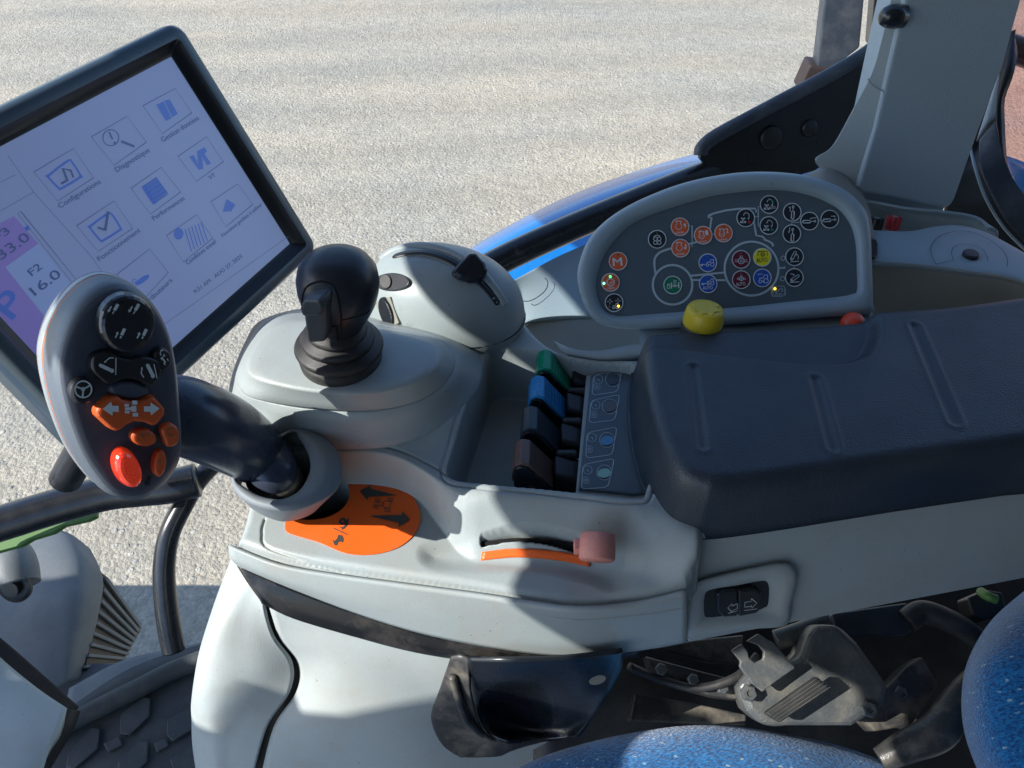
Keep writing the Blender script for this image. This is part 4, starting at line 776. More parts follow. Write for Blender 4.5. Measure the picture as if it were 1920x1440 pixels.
tube('boot_stem',[P(510,890,.010),P(522,915,-.012),P(535,945,-.05)],[.0185,.0185,.016],M['dirty'],mh,n=24)
so_=[(552,803),(598,813),(630,842),(641,880),(632,918),(595,943),(545,958),(490,953),(450,932),(434,903),(440,876),(490,838)]
si_=[(546,812),(564,828),(577,850),(582,876),(574,902),(556,924),(525,936),(488,930),(460,914),(443,899),(450,880),(495,846)]
sl_=[(560,850),(585,870),(600,900),(603,935),(592,958),(565,972),(530,978),(495,967),(468,950),(452,928),(458,900),(505,872)]
zz=.018
def rz_(l,z): return cr([P(a,b,z) for a,b in l],6,True)
ob=loft('collar',[rz_(si_,-.03)*1.0,rz_(si_,zz-.001),rz_(mixr(si_,so_,.06),zz+.0012),rz_(mixr(si_,so_,.5),zz+.003),rz_(mixr(si_,so_,.93),zz),rz_(so_,zz-.0015),rz_(sl_,-.02)],M['face'],mh); recalc(ob)
mm=mat('collar_plastic',(.20,.23,.25),.5,.06,20,.35,2000); ob.data.materials[0]=mm
# buttons on the handle face
HF=PL(HP.o+HN*.003,HN)
def hb(name,pts,h,m_,bev=.001,sp=4,label=None,base=-.002,taper=.94):
    b=prism(name,HF,cr(pts,sp,True).tolist() if sp else pts,base,h,m_,mh,bev=bev,taper=taper)
    if label: b['label']=label
    return b
def Z3(x,y): return (40+x/6,520+y/6)
def Z4(x,y): return (40+x/6,720+y/6)
def top(h): return PL(HF.o+HN*h,HN)
b=hb('thumb_pad',disc_pts(231,603,57,60,24,.2),.008,M['blackgl'],.003,0,'glossy black round thumb pad with four cylinder symbols',taper=.88); s=MB(); T=top(.0082)
for x,y in ((1055,345),(1290,345)):
    stroke(s,T,[Z3(x+30,y-45),Z3(x-10,y+25)],5.6,.0); stroke(s,T,[Z3(x-12,y+30),Z3(x-32,y+65)],2,.0); arrow(s,T,Z3(x-45,y-20),Z3(x-82,y+50),2.6,5,.0,1.3)
for x,y in ((1140,630),(1385,635)):
    stroke(s,T,[Z3(x+20,y-55),Z3(x-15,y+20)],5.6,.0); stroke(s,T,[Z3(x-18,y+28),Z3(x-30,y+55)],3,.0); arrow(s,T,Z3(x-85,y+50),Z3(x-50,y-20),2.6,5,.0,1.3)
s.build('button_symbol',M['white'],b)
b=hb('lift_rocker',[Z3(*q) for q in [(735,905),(800,830),(950,800),(1080,870),(1210,890),(1340,865),(1480,890),(1545,960),(1550,1070),(1440,1210),(1300,1150),(1200,1125),(1080,1140),(960,1190),(860,1150),(740,1030)]],.006,M['black'],.0025,4,'black rocker key with raise and lower arm symbols',taper=.93); s=MB(); T=top(.0062)
for a_,b2 in (((890,990),(1020,1050)),((1420,990),(1480,1110))):
    stroke(s,T,[Z3(*a_),Z3(*b2)],6.5,0); fill(s,T,disc_pts(*Z3(*a_),3.2,3.2,12),0); fill(s,T,disc_pts(*Z3(*b2),4,4,12),0)
stroke(s,T,[Z3(1062,905),Z3(1060,1095)],1.6,0); stroke(s,T,[Z3(1490,975),Z3(1525,1135)],1.6,0)
stroke(s,T,[Z3(1035,905),Z3(990,905),Z3(955,935)],2,0); arrow(s,T,Z3(965,925),Z3(930,965),2,4,0); stroke(s,T,[Z3(1375,1125),Z3(1345,1075),Z3(1355,1035)],2,0); arrow(s,T,Z3(1350,1050),Z3(1360,1005),2,4,0)
s.build('button_symbol',M['white'],b)
b=hb('turn_button',disc_pts(299,670,18,22,20,-.3),.005,M['black'],.002,0,'small black key with a headland turn symbol'); s=MB(); T=top(.0052)
circ(s,T,*Z3(1590,850),5,1.5,0,20,120,280); arrow(s,T,Z3(1560,820),Z3(1598,815),1.4,3,0); stroke(s,T,[Z3(1580,900),Z3(1620,960)],3,0); stroke(s,T,[Z3(1570,910),Z3(1600,885)],1.6,0)
for x,y in ((1645,925),(1608,972),(1575,915),(1605,875)): stroke(s,T,[Z3(x-8,y-12),Z3(x+8,y+12)],2.,0)
s.build('button_symbol',M['white'],b)
b=hb('steering_button',disc_pts(149,731,24,25,28),.006,M['black'],.0025,0,'round black key with a steering wheel symbol'); s=MB(); T=top(.0062); cx,cy=Z3(695,1258); cx-=0
circ(s,T,cx,cy,15.5,2.6,0); 
for a in (200,330,95): stroke(s,T,[(cx,cy),(cx+15*math.cos(math.radians(a)),cy+15*math.sin(math.radians(a)))],3.,0)
fill(s,T,disc_pts(cx,cy,4,4,12),0); s.build('button_symbol',M['white'],b)
hb('thumb_rest',disc_pts(*Z3(1185,1250),39,18,28,.08),.0045,M['face'],.003,0)
b=hb('direction_rocker',[Z4(*q) for q in [(765,280),(800,230),(960,100),(1040,100),(1100,145),(1260,170),(1370,140),(1440,100),(1480,120),(1590,250),(1590,310),(1500,440),(1440,445),(1350,405),(1230,395),(1130,440),(1065,495),(1010,520),(930,470),(790,340)]],.0065,M['orangeb'],.002,0,'wide orange double-arrow rocker with tractor symbol',taper=.93); s=MB(); T=top(.0067)
fill(s,T,[Z4(*q) for q in [(915,282),(1010,200),(1020,245),(1095,245),(1098,315),(1030,312),(1025,358)]],0); fill(s,T,[Z4(*q) for q in [(1555,275),(1455,208),(1452,250),(1378,252),(1380,312),(1450,310),(1462,352)]],0)
for q in ([(1160,225),(1210,225),(1210,255),(1160,255)],[(1165,300),(1218,300),(1218,330),(1165,330)],[(1245,187),(1305,187),(1305,232),(1245,232)],[(1252,325),(1315,325),(1315,366),(1252,366)],[(1165,262),(1235,262),(1235,292),(1165,292)],[(1235,245),(1292,245),(1296,312),(1235,312)]): fill(s,T,[Z4(*a) for a in q],0)
s.build('button_symbol',M['white'],b)
b=hb('feed_button',disc_pts(*Z4(1350,585),25,16.5,28,.12),.005,M['orangeb'],.002,0,'orange oval key with a small plus symbol'); s=MB(); T=top(.0052)
stroke(s,T,[Z4(1330,575),Z4(1385,580)],1.8,0); stroke(s,T,[Z4(1352,545),Z4(1380,620)],1.8,0); circ(s,T,*Z4(1430,560),2.6,1.4,0,10); s.build('button_symbol',M['brownprint'],b)
b=hb('cruise_button',[Z4(*q) for q in [(1535,500),(1580,440),(1660,425),(1730,470),(1755,560),(1730,650),(1660,690),(1600,680),(1570,600)]],.005,M['orangeb'],.002,4,'orange key with a raised letter C'); s=MB(); circ(s,top(.0052),*Z4(1680,540),6.5,2.2,0,20,40,310); s.build('button_symbol',M['brownprint'],b)
b=hb('shift_button',disc_pts(*Z4(1530,870),12,26,26,.13),.005,M['orangeb'],.002,0,'narrow upright orange oval key'); s=MB(); stroke(s,top(.0052),disc_pts(*Z4(1555,865),2,4,10),1.2,0,True); s.build('button_symbol',M['brownprint'],b)
b=hb('warning_button',disc_pts(*Z4(1165,925),27,42,32,-.42),.008,M['redlens'],.004,0,'large glossy red translucent oval button',taper=.78)
s=MB(); T=top(-.001)
for q in ([(1060,600),(1100,590),(1120,640),(1085,655)],[(1115,575),(1150,570),(1160,610)],[(1140,640),(1180,620),(1195,655),(1160,665)],[(1380,1120),(1430,1020),(1460,1060),(1440,1130),(1410,1145)]): fill(s,T,[Z4(*a) for a in q],.0006)
s.build('embossed_marks',M['b_blk'],mh)
# ---------------------------------------------------------------- monitor
TLc,TRc,BRc,BLc=(-200,380),(318,108),(545,455),(182,777)
def L3(a,b): return np.cross(ray(*a),ray(*b))
u=unit(np.cross(L3(TLc,TRc),L3(BLc,BRc))); vv_=unit(np.cross(L3(TLc,BLc),L3(TRc,BRc))); mn=unit(np.cross(u,vv_))
if mn@ray(300,400)>0: mn=-mn
q=[ray(*a)/abs(ray(*a)@mn) for a in (TLc,TRc,BRc,BLc)]; ksc=.24/np.linalg.norm(q[1]-q[0])
MPo=CAM+q[1]*ksc; MP=PL(MPo,mn)
cor=[MP.p(*a) for a in (TLc,TRc,BRc,BLc)]; mc=sum(cor)/4; ex=unit(cor[1]-cor[0]+cor[2]-cor[3]); ey=unit(np.cross(mn,ex)); 
hx=np.linalg.norm(cor[1]-cor[0])/2; hy=np.linalg.norm(cor[1]-cor[2])/2
if ey@(cor[0]-cor[3])<0: ey=-ey
mo=thing('touchscreen_monitor','dark-framed touchscreen terminal showing blue menu icons','monitor',mc-mn*.04)
def rrect(w_,h_,r,off,n=8):
    out=[]
    for sx,sy,a0 in ((1,1,0),(-1,1,90),(-1,-1,180),(1,-1,270)):
        for i in range(n+1):
            a=math.radians(a0+90*i/n); out.append(mc+ex*(sx*(w_-r)+r*math.cos(a))+ey*(sy*(h_-r)+r*math.sin(a))+mn*off)
    return out
ob=loft('monitor_frame',[rrect(hx+.006,hy+.006,.01,-.035),rrect(hx+.0215,hy+.0205,.014,-.028),rrect(hx+.0225,hy+.0215,.014,-.002),rrect(hx+.021,hy+.020,.012,.006),rrect(hx+.0175,hy+.0165,.009,.0095),rrect(hx+.0105,hy+.0095,.004,.0085)],M['mon'],mo,cap0=True); recalc(ob)
ob=loft('inner_bezel',[rrect(hx+.0105,hy+.0095,.004,.0085),rrect(hx+.009,hy+.008,.003,.0065),rrect(hx+.003,hy+.003,.002,.0005),rrect(hx+.0,hy+.0,.001,.0003)],M['monin'],mo); recalc(ob)
sc_=MB(); sc_.add(rrect(hx+.001,hy+.001,.001,0.,2),[list(range(12))]); so2=sc_.build('screen',M['scr'],mo)
def Z0(x,y): return (x/3,y/3)
sl=MB()
def sline(pts,w_=1.,cl=False,mb=sl): stroke(mb,MP,pts,w_,.0002,cl)
for q in ([(189,968),(412,836),(525,1000),(322,1132)],[(512,770),(713,655),(822,800),(640,930)],[(803,595),(985,498),(1078,635),(912,752)],[(735,1060),(905,942),(1015,1080),(845,1205)],[(1000,880),(1160,770),(1255,910),(1105,1020)],[(430,1270),(640,1130),(745,1285),(550,1415)],[(1185,1135),(1335,1035),(1420,1150),(1270,1275)],[(935,1325),(1105,1208),(1195,1340),(1030,1475)]): sline(cr([Z0(*a) for a in q],1,True).tolist(),1.1,True)
sline([(218,515),(280,467),(315,511),(270,560)],1.1,True)
sline([(14,292),(63,361),(170,480),(205,530)],1.); sline([(0,342),(28,328)],.9); sline([(0,396),(63,360)],.9)
sline([(33,401),(38,396),(155,540)],1.); sline([(33,401),(150,550)],1.)
sline([(305,610),(545,440)],.9)
sl.build('icon_frames',M['scr_ln'],so2)
stx=MB()
for s_,a,b_,h in (('Configurations',(113,391),(190,343),9),('Diagnostique',(220,323),(282,284),9),('Gestion données',(306,267),(374,224),9),('Performances',(289,414),(347,374),8.5),('VT',(394,337),(405,330),7),('Fonctionnement',(187,490),(264,434),9),('Distributeurs',(262,585),(324,527),9),('Conditions travail',(352,497),(406,455),8),('Fonctions guidées à utiliser',(418,445),(492,385),6.5),('9:21 AM',(366,551),(396,528),7),('AUG 27, 2025',(404,522),(455,482),7)): stx=MB(); text(stx,MP,s_,a,b_,h,.0002,bold=.25); stx.build('screen_text',M['scr_txt'],so2)
si=MB()
stroke(si,MP,cr([Z0(*a) for a in [(275,985),(380,905),(405,915),(450,985),(445,1000),(345,1060),(325,1055),(272,1000)]],2,True).tolist(),4,.0002,True)
stroke(si,MP,cr([Z0(*a) for a in [(510,1270),(600,1205),(630,1210),(675,1280),(668,1297),(580,1352),(560,1350),(507,1285)]],2,True).tolist(),4,.0002,True)
for q in ([(880,590),(920,570),(965,665),(935,680)],[(925,565),(955,560),(1000,640),(970,660)],[(795,1050),(820,1040),(870,1150),(880,1140),(860,1150)],[(810,1045),(880,995),(945,1085),(870,1150)],[(1065,880),(1090,872),(1115,925),(1110,850),(1150,828),(1165,850),(1150,865),(1188,920),(1165,928),(1135,880),(1145,950),(1120,955)],[(1255,1190),(1275,1120),(1325,1150),(1300,1190)]): fill(si,MP,[Z0(*a) for a in q],.0002)
fill(si,MP,disc_pts(*Z0(1005,1315),9,11,16),.0002)
for i in range(6): sline([Z0(1040+i*18,1290-i*8),Z0(1075+i*18,1415-i*12)],2.,mb=si)
fill(si,MP,disc_pts(267,525,5,16,16,.95),.0003); circ(si,MP,251,527,3.6,1.4,.0003)
si.build('screen_icon',M['scr_blue'],so2)
s3=MB(); circ(s3,MP,*Z0(622,775),15,1.8,.0002); stroke(s3,MP,[Z0(680,795),Z0(755,825)],5,.0002); stroke(s3,MP,[Z0(612,742),Z0(632,785)],3.4,.0002); fill(s3,MP,disc_pts(*Z0(645,803),2.4,2.4,10),.0002)
stroke(s3,MP,[Z0(545,1280),Z0(590,1295)],4,.0006); stroke(s3,MP,[Z0(588,1298),Z0(605,1190)],5,.0006); stroke(s3,MP,[Z0(340,1035),Z0(375,1015),Z0(350,950),Z0(395,960),Z0(410,1000)],4,.0006)
for i in range(6):
    a=800+i*14; b2=1050+i*18; sline([Z0(a,b2),Z0(a+75,b2-48)],1.2,mb=s3)
text(s3,MP,'F2',(60,518),(80,503),13,.0004,bold=.4); text(s3,MP,'16.0',(66,555),(116,517),17,.0004,bold=.4); text(s3,MP,'F3',(-4,455),(20,435),13,.0004,bold=.4); text(s3,MP,'33.0',(3,488),(58,448),17,.0004,bold=.4); text(s3,MP,'1',(-40,640),(-30,630),10,.0004)
s3.build('screen_text',M['scr_txt'],so2)
s4=MB(); fill(s4,MP,[(-60,450),(26,405),(72,457),(10,501),(-20,525)],.0001); fill(s4,MP,[(-60,540),(10,501),(80,590),(140,670),(100,720),(0,640)],.0001); s4.build('gear_cell',M['scr_pur'],so2)
s5=MB(); fill(s5,MP,[(10,501),(72,457),(150,553),(85,592)],.0001); s5.build('gear_cell',M['scr_gry'],so2)
s6=MB(); text(s6,MP,'P',(24,600),(52,570),46,.0006,bold=1.); fill(s6,MP,[(45,427),(53,422),(57,430),(49,433)],.0003); s6.build('screen_icon',M['scr_blue'],so2)
tube('monitor_arm',[mc-mn*.03-ey*.03,mc-mn*.07-ey*.08,P(300,900,-.20)-np.array([.1,0,0])],.016,M['black'],mo)
# ---------------------------------------------------------------- lower pedestal cover
lc=thing('pedestal_cover','large pale grey moulded cover under the console, split by an S-shaped seam','pedestal cover',P(600,1300,-.4))
patch('cover_shell',[[(470,1030,-.16),(440,1030,-.08),(470,1060,-.062),(500,1092,-.064),(500,1130,-.07)],
 [(430,1130,-.22),(402,1130,-.14),(430,1120,-.09),(475,1115,-.078),(492,1135,-.082)],
 [(390,1260,-.30),(372,1230,-.20),(395,1200,-.125),(460,1180,-.11),(512,1195,-.12)],
 [(375,1330,-.34),(359,1310,-.24),(385,1280,-.165),(470,1260,-.15),(549,1245,-.155)],
 [(375,1360,-.36),(359,1350,-.27),(385,1330,-.20),(470,1310,-.185),(543,1298,-.185)],
 [(380,1420,-.40),(362,1410,-.32),(390,1390,-.25),(440,1370,-.23),(500,1365,-.225)],
 [(395,1520,-.46),(380,1520,-.38),(400,1500,-.32),(430,1480,-.3),(470,1470,-.29)]],M['shell_low'],lc,n=6,fn=lambda a,b,z:P(a,b,z-.03))
patch('cover_shell',[[(480,1085,-.075),(600,1110,-.085),(760,1160,-.10),(900,1210,-.12),(1060,1240,-.15)],
 [(503,1135,-.086),(620,1150,-.09),(760,1190,-.108),(900,1240,-.135),(1060,1260,-.17)],
 [(524,1195,-.124),(620,1200,-.113),(760,1240,-.13),(900,1290,-.165),(1060,1290,-.2)],
 [(559,1245,-.159),(640,1250,-.14),(760,1280,-.155),(900,1330,-.2),(1060,1330,-.23)],
 [(555,1298,-.189),(640,1300,-.17),(760,1330,-.185),(900,1370,-.23),(1060,1370,-.26)],
 [(512,1365,-.229),(620,1370,-.21),(760,1390,-.22),(900,1420,-.26),(1060,1420,-.29)],
 [(484,1480,-.3),(620,1480,-.29),(760,1490,-.29),(900,1500,-.31),(1060,1500,-.33)]],M['shell_low'],lc,n=6,fn=lambda a,b,z:P(a,b,z-.03))
patch('seam_backing',[[(480,1100,-.10),(520,1100,-.10)],[(470,1200,-.15),(570,1200,-.15)],[(510,1280,-.2),(610,1280,-.2)],[(450,1390,-.26),(560,1390,-.26)],[(440,1500,-.33),(520,1500,-.33)]],M['black'],lc,fn=lambda a,b,z:P(a,b,z-.035))
wd=patch('trim_wedge',[[(444,1061,-.054),(540,1103,-.064),(660,1149,-.076),(780,1187,-.088),(900,1213,-.097),(1000,1229,-.102),(1090,1233,-.103),(1200,1222,-.102)],
 [(462,1090,-.062),(545,1135,-.075),(660,1175,-.088),(780,1210,-.1),(900,1234,-.108),(1000,1242,-.112),(1090,1242,-.112),(1200,1228,-.11)],
 [(492,1132,-.074),(550,1160,-.088),(660,1193,-.10),(780,1224,-.112),(900,1242,-.12),(1000,1246,-.122),(1090,1246,-.122),(1200,1232,-.118)]],M['wedge'],None)
tag(wd,'glossy black wedge trim strip under the lower edge of the console side','trim strip')
# black plastic cup bracket
bk=thing('plastic_bracket','dusty black moulded plastic bracket below the console','bracket',P(950,1350,-.3))
patch('bracket_wing',[[(845,1232,-.16),(862,1230,-.155),(878,1236,-.155)],[(825,1290,-.20),(855,1290,-.19),(882,1300,-.19)],[(808,1345,-.24),(850,1340,-.225),(895,1350,-.23)],[(828,1395,-.27),(865,1380,-.26),(915,1385,-.26)],[(862,1420,-.28),(895,1414,-.28),(960,1392,-.275)]],M['dirty'],bk,fn=lambda a,b,z:P(a,b,z+.05))
patch('bracket_bowl',[[(877,1236,-.15),(950,1238,-.135),(1060,1235,-.135),(1168,1222,-.13)],[(884,1285,-.19),(950,1275,-.17),(1060,1262,-.16),(1165,1255,-.155)],[(892,1330,-.24),(960,1320,-.25),(1060,1305,-.20),(1140,1300,-.18)],[(915,1370,-.26),(980,1365,-.28),(1060,1355,-.25),(1110,1345,-.22)],[(955,1388,-.262),(1010,1385,-.27),(1060,1385,-.26),(1080,1380,-.245)]],M['blackgl'],bk,fn=lambda a,b,z:P(a,b,z+.05))
patch('bracket_foot',[[(915,1378,-.262),(980,1392,-.268),(1040,1386,-.27)],[(880,1402,-.275),(940,1412,-.278),(970,1404,-.28)],[(862,1421,-.282),(930,1419,-.283),(952,1412,-.285)]],M['dirty'],bk,fn=lambda a,b,z:P(a,b,z+.05))
prism('bolt_slot',PL(P(1120,1275,-.103),(0.1,-.5,.85)),disc_pts(1120,1275,16,8,16,-.3),0,.001,M['shelf'],bk)
tube('bracket_rib',[P(848,1268,-.125),P(860,1310,-.145),P(875,1350,-.173),P(905,1378,-.2)],.003,M['dirty'],bk)
# ---------------------------------------------------------------- under-seat hardware
uf=patch('steel_floor_plate',[[(1000,1180,-.22),(1300,1170,-.22),(1600,1120,-.22),(1950,1040,-.22)],[(1000,1300,-.27),(1300,1280,-.27),(1600,1260,-.27),(1950,1250,-.27)],[(1000,1520,-.33),(1300,1500,-.33),(1600,1500,-.33),(1950,1500,-.33)]],M['dirty'],None,th=.01)
uf.data.materials[0]=mat('dark_greasy_steel',(.02,.02,.02),.5,.3,20,.5,500,dust=.45,dcol=(.12,.11,.09),dscale=14)
tag(uf,'dark dusty steel floor plate under the seat','floor plate')
def slab(name,pts,z,h,mt_,label,cat,nrm=(0,-.35,1),bev=.002,parent=None):
    pl=PL(P(pts[0][0],pts[0][1],z),nrm); b=prism(name,pl,pts,-h,0,M[mt_],parent,bev=bev)
    if parent is None: tag(b,label,cat)
    return b
slab('steel_rail',[(1210,1230),(1240,1238),(1330,1262),(1385,1275),(1388,1312),(1340,1306),(1260,1285),(1218,1250)],-.17,.02,'dirty','dusty steel rail with a bent lip left of the belt retractor','rail')
slab('steel_rail',[(1225,1215),(1300,1200),(1395,1190),(1390,1245),(1330,1242)],-.185,.012,'dirty','dusty flat steel plate under the side panel corner','plate')
slab('steel_rail',[(1190,1300),(1300,1318),(1400,1340),(1400,1360),(1180,1352)],-.24,.02,'dirty','dark lower steel bar just above the seat cushion','bar')
for o_n in [o for o in C.objects if o.name.startswith('steel_rail')]:
    if 'plate' in o_n['category']: o_n.name='steel_plate'
    elif 'bar' in o_n['category']: o_n.name='steel_bar'
bu=thing('belt_retractor','dusty grey seat belt retractor with forked steel tongue and wound webbing','seat belt retractor',P(1480,1300,-.2))
BN=(-.1,-.45,.9)
slab('retractor_body',[(1380,1285),(1400,1262),(1500,1235),(1515,1190),(1530,1170),(1575,1172),(1610,1205),(1670,1290),(1660,1325),(1600,1362),(1430,1362),(1400,1335)],-.155,.04,'metal',None,None,BN,.006,bu)
slab('retractor_cover',[(1512,1196),(1530,1180),(1572,1180),(1640,1268),(1650,1300),(1560,1300),(1545,1270),(1520,1230)],-.142,.02,'dirty',None,None,BN,.004,bu)
slab('spool_flange',disc_pts(1478,1300,82,58,28,-.45),-.150,.02,'metal',None,None,BN,.004,bu)
T9=PL(P(1440,1250,-.128),BN)
prism('belt_tongue',T9,[(1371,1220),(1391,1207),(1402,1222),(1405,1234),(1416,1243),(1430,1236),(1432,1222),(1422,1210),(1400,1202),(1422,1188),(1440,1200),(1450,1205),(1492,1252),(1450,1282),(1430,1298),(1410,1282),(1396,1264),(1386,1250),(1388,1240)],-.004,0,M['metal'],bu,bev=.001)
slab('webbing_roll',[(1433,1338),(1532,1268),(1560,1292),(1462,1356)],-.139,.008,'rubber',None,None,BN,.002,bu)
for i in range(5):
    k=i/4; s=MB(); stroke(s,PL(P(1433,1338,-.139),BN),[(1436+24*k,1338+14*k),(1534+22*k,1270+18*k)],1.2,.0004); s.build('webbing_seam',M['metal'],bu)
slab('hose_bracket',[(1610,1340),(1700,1250),(1730,1230),(1760,1285),(1710,1360),(1640,1372)],-.2,.02,'dirty','dusty angled bracket plate right of the belt retractor','bracket')
ob=tube('corrugated_hose',[P(1700,1165,-.17),P(1730,1148,-.165),P(1780,1165,-.165),P(1820,1190,-.175),P(1860,1230,-.19)],.010,M['rubber'],None); tag(ob,'black corrugated hose curving beside the blue backrest','hose')
ob=tube('steel_lever',[P(1650,1425,-.2),P(1700,1400,-.19),P(1760,1370,-.18),P(1800,1310,-.18),P(1830,1280,-.18)],[.009,.012,.014,.012,.012],M['dirty'],None); tag(ob,'dusty pale lever tube between cushion and backrest','lever tube')
ob=tube('wiring_clip',[P(1840,1110,-.15),P(1852,1118,-.14),P(1868,1124,-.14)],.004,M['green'],None); tag(ob,'small green wire clip below the side panel','wire clip')
slab('connector_block',[(1815,1120),(1850,1105),(1880,1110),(1890,1150),(1850,1165),(1825,1155)],-.16,.02,'black','small black electrical connector by the backrest','connector')
slab('blue_steel_plate',[(1560,1150),(1700,1130),(1740,1160),(1700,1190),(1570,1195)],-.17,.01,'post','dark blue steel plate under the side panel','plate')
# seat
se=thing('seat','blue fleck-patterned fabric seat cushion and backrest','seat',P(1400,1440,-.35))
patch('seat_cushion',[[(880,1500,-.26),(950,1460,-.25),(1050,1420,-.245),(1200,1385,-.24),(1340,1372,-.24),(1500,1395,-.24),(1620,1425,-.25),(1760,1480,-.26)],
 [(885,1495,-.22),(955,1450,-.21),(1050,1408,-.20),(1200,1372,-.195),(1340,1360,-.19),(1500,1382,-.195),(1620,1414,-.205),(1750,1470,-.22)],
 [(920,1550,-.20),(985,1490,-.19),(1070,1450,-.18),(1200,1415,-.17),(1340,1400,-.168),(1490,1420,-.17),(1600,1450,-.185),(1720,1500,-.2)],
 [(960,1640,-.19),(1020,1580,-.18),(1100,1560,-.165),(1200,1540,-.16),(1340,1540,-.16),(1480,1540,-.16),(1590,1560,-.17),(1690,1600,-.19)]],M['fabric'],se,n=6,th=0)
patch('seat_backrest',[[(1980,1060,-.16),(1950,1090,-.13),(1990,1100,-.09),(2100,1100,-.08)],[(1880,1150,-.17),(1868,1155,-.135),(1920,1160,-.09),(2060,1170,-.07)],[(1825,1230,-.17),(1820,1230,-.14),(1870,1230,-.09),(2040,1240,-.07)],[(1812,1300,-.18),(1805,1300,-.15),(1860,1300,-.10),(2040,1310,-.08)],[(1815,1370,-.19),(1812,1380,-.16),(1870,1380,-.11),(2040,1380,-.09)],[(1850,1460,-.20),(1845,1470,-.17),(1900,1470,-.12),(2060,1480,-.1)]],M['fabric'],se,n=6,th=0)
# ---------------------------------------------------------------- left bottom: floor, door sill
fm=patch('floor_mat',[[(-100,1450,-.50),(100,1345,-.50),(250,1250,-.50),(420,1195,-.50),(560,1150,-.50)],[(-100,1480,-.5),(120,1400,-.5),(270,1350,-.5),(430,1330,-.5),(560,1320,-.5)],[(-100,1560,-.5),(120,1540,-.5),(270,1540,-.5),(430,1540,-.5),(560,1540,-.5)]],M['mat'],None,n=4,th=.01)
tag(fm,'dark rubber floor mat with raised diamond treads','floor mat')
FM=PL((0,0,-.4985),(0,0,1)); tr=0
for i,q in enumerate(([(228,1340),(270,1308),(284,1312),(282,1345),(245,1380),(226,1378)],[(315,1350),(360,1325),(372,1340),(370,1365),(325,1392),(314,1380)],[(130,1415),(175,1365),(190,1368),(186,1405),(140,1445),(125,1440)],[(222,1430),(265,1390),(280,1392),(278,1430),(250,1455),(225,1455)],[(320,1425),(365,1398),(378,1415),(375,1450),(330,1460)],[(195,1395),(225,1382),(232,1398),(205,1412)],[(290,1395),(312,1385),(318,1400),(295,1412)])):
    prism('tread_diamond',FM,q,0,.004,M['mat'],fm,bev=.0015)
sl_=patch('door_sill',[[(130,1290,-.52),(230,1238,-.52),(330,1215,-.52),(440,1190,-.52)],[(115,1350,-.515),(230,1290,-.515),(320,1248,-.515),(430,1215,-.515)]],M['step'],None,th=.01); tag(sl_,'grey-blue door sill ledge beyond the floor mat','door sill')
ct=tube('floor_edge_trim',[P(60,1390,-.49),P(150,1345,-.49),P(250,1295,-.49),P(330,1255,-.49),P(440,1215,-.49)],.012,M['mat'],None); tag(ct,'rounded rubber edge trim along the floor mat','edge trim')
# steps cover with louvres
sc1=thing('step_cover','rounded grey plastic step cover with a slatted vent on its right side','step cover',P(120,1150,-.6))
patch('cover_shell',[[(-120,1040,-.50),(-20,1000,-.50),(80,990,-.50),(130,1000,-.505),(170,1030,-.52)],[(-120,1100,-.485),(-20,1060,-.485),(80,1045,-.485),(150,1050,-.495),(193,1085,-.53)],[(-120,1180,-.49),(0,1150,-.49),(90,1130,-.49),(150,1130,-.50),(185,1150,-.54)],[(-120,1300,-.51),(20,1260,-.51),(100,1220,-.51),(140,1200,-.515),(170,1210,-.55)],[(-120,1400,-.53),(60,1330,-.53),(110,1290,-.53),(130,1280,-.535),(150,1275,-.56)]],M['step'],sc1,n=6)
VN=pl3(P(190,1080,-.53),P(165,1250,-.56),P(262,1185,-.66))
prism('vent_body',VN,[(192,1075),(205,1085),(265,1175),(262,1185),(225,1250),(158,1258),(178,1180)],-.02,0,M['black'],sc1)
for i in range(9):
    k=i/8; a=(197-38*k,1082+165*k); b2=(262-30*k,1172+70*k); s=MB()
    prism('vent_slat',VN,[a,b2,(b2[0]-3,b2[1]+5),(a[0]-3,a[1]+6)],-.002,.004,M['step'],sc1,bev=.0008)
# hinge, handle bars
hb1=tube('door_grab_bar',[P(-120,1020,-.28),P(0,982,-.28),P(110,948,-.28),P(200,925,-.28),P(260,918,-.28),P(320,912,-.28),P(370,900,-.28)],.0205,M['tube'],None); tag(hb1,'black tubular door grab bar running left below the handle','grab bar')
hb2=tube('door_frame_tube',[P(440,820,-.30),P(410,860,-.30),P(372,900,-.30),P(345,945,-.31),P(318,1000,-.33),P(308,1060,-.36),P(310,1120,-.39),P(318,1180,-.42),P(326,1222,-.44)],[.0115,.0115,.0118,.012,.0123,.0126,.013,.0135,.013],M['tube'],None); tag(hb2,'black curved door frame tube bending down to the sill','door tube')
gs=PL(P(60,990,-.33),(0,-.3,1)); ob=prism('green_strip',gs,[(-60,1000),(0,1000),(90,978),(180,955),(180,968),(165,975),(120,985),(100,998),(60,1010),(40,1022),(10,1030),(-60,1050)],-.008,0,M['green'],None,bev=.001); tag(ob,'green painted strip beneath the door grab bar','strip')
hg=thing('hinge_assembly','grey cast hinge knuckle with a black bolt at the left edge','hinge',P(30,1100,-.46))
ob=tube('hinge_body',[P(10,1030,-.40),P(25,1060,-.40),P(32,1098,-.41)],[.024,.027,.026],M['step'],hg)
v,f=lathe([(.0001,0),(.021,0),(.021,.004),(.017,.005),(.010,.005),(.010,.012),(.0001,.012)],P(30,1098,-.405),(0,-.75,.5),24); mesh('hinge_bolt',v,f,M['black'],hg,smooth=False)
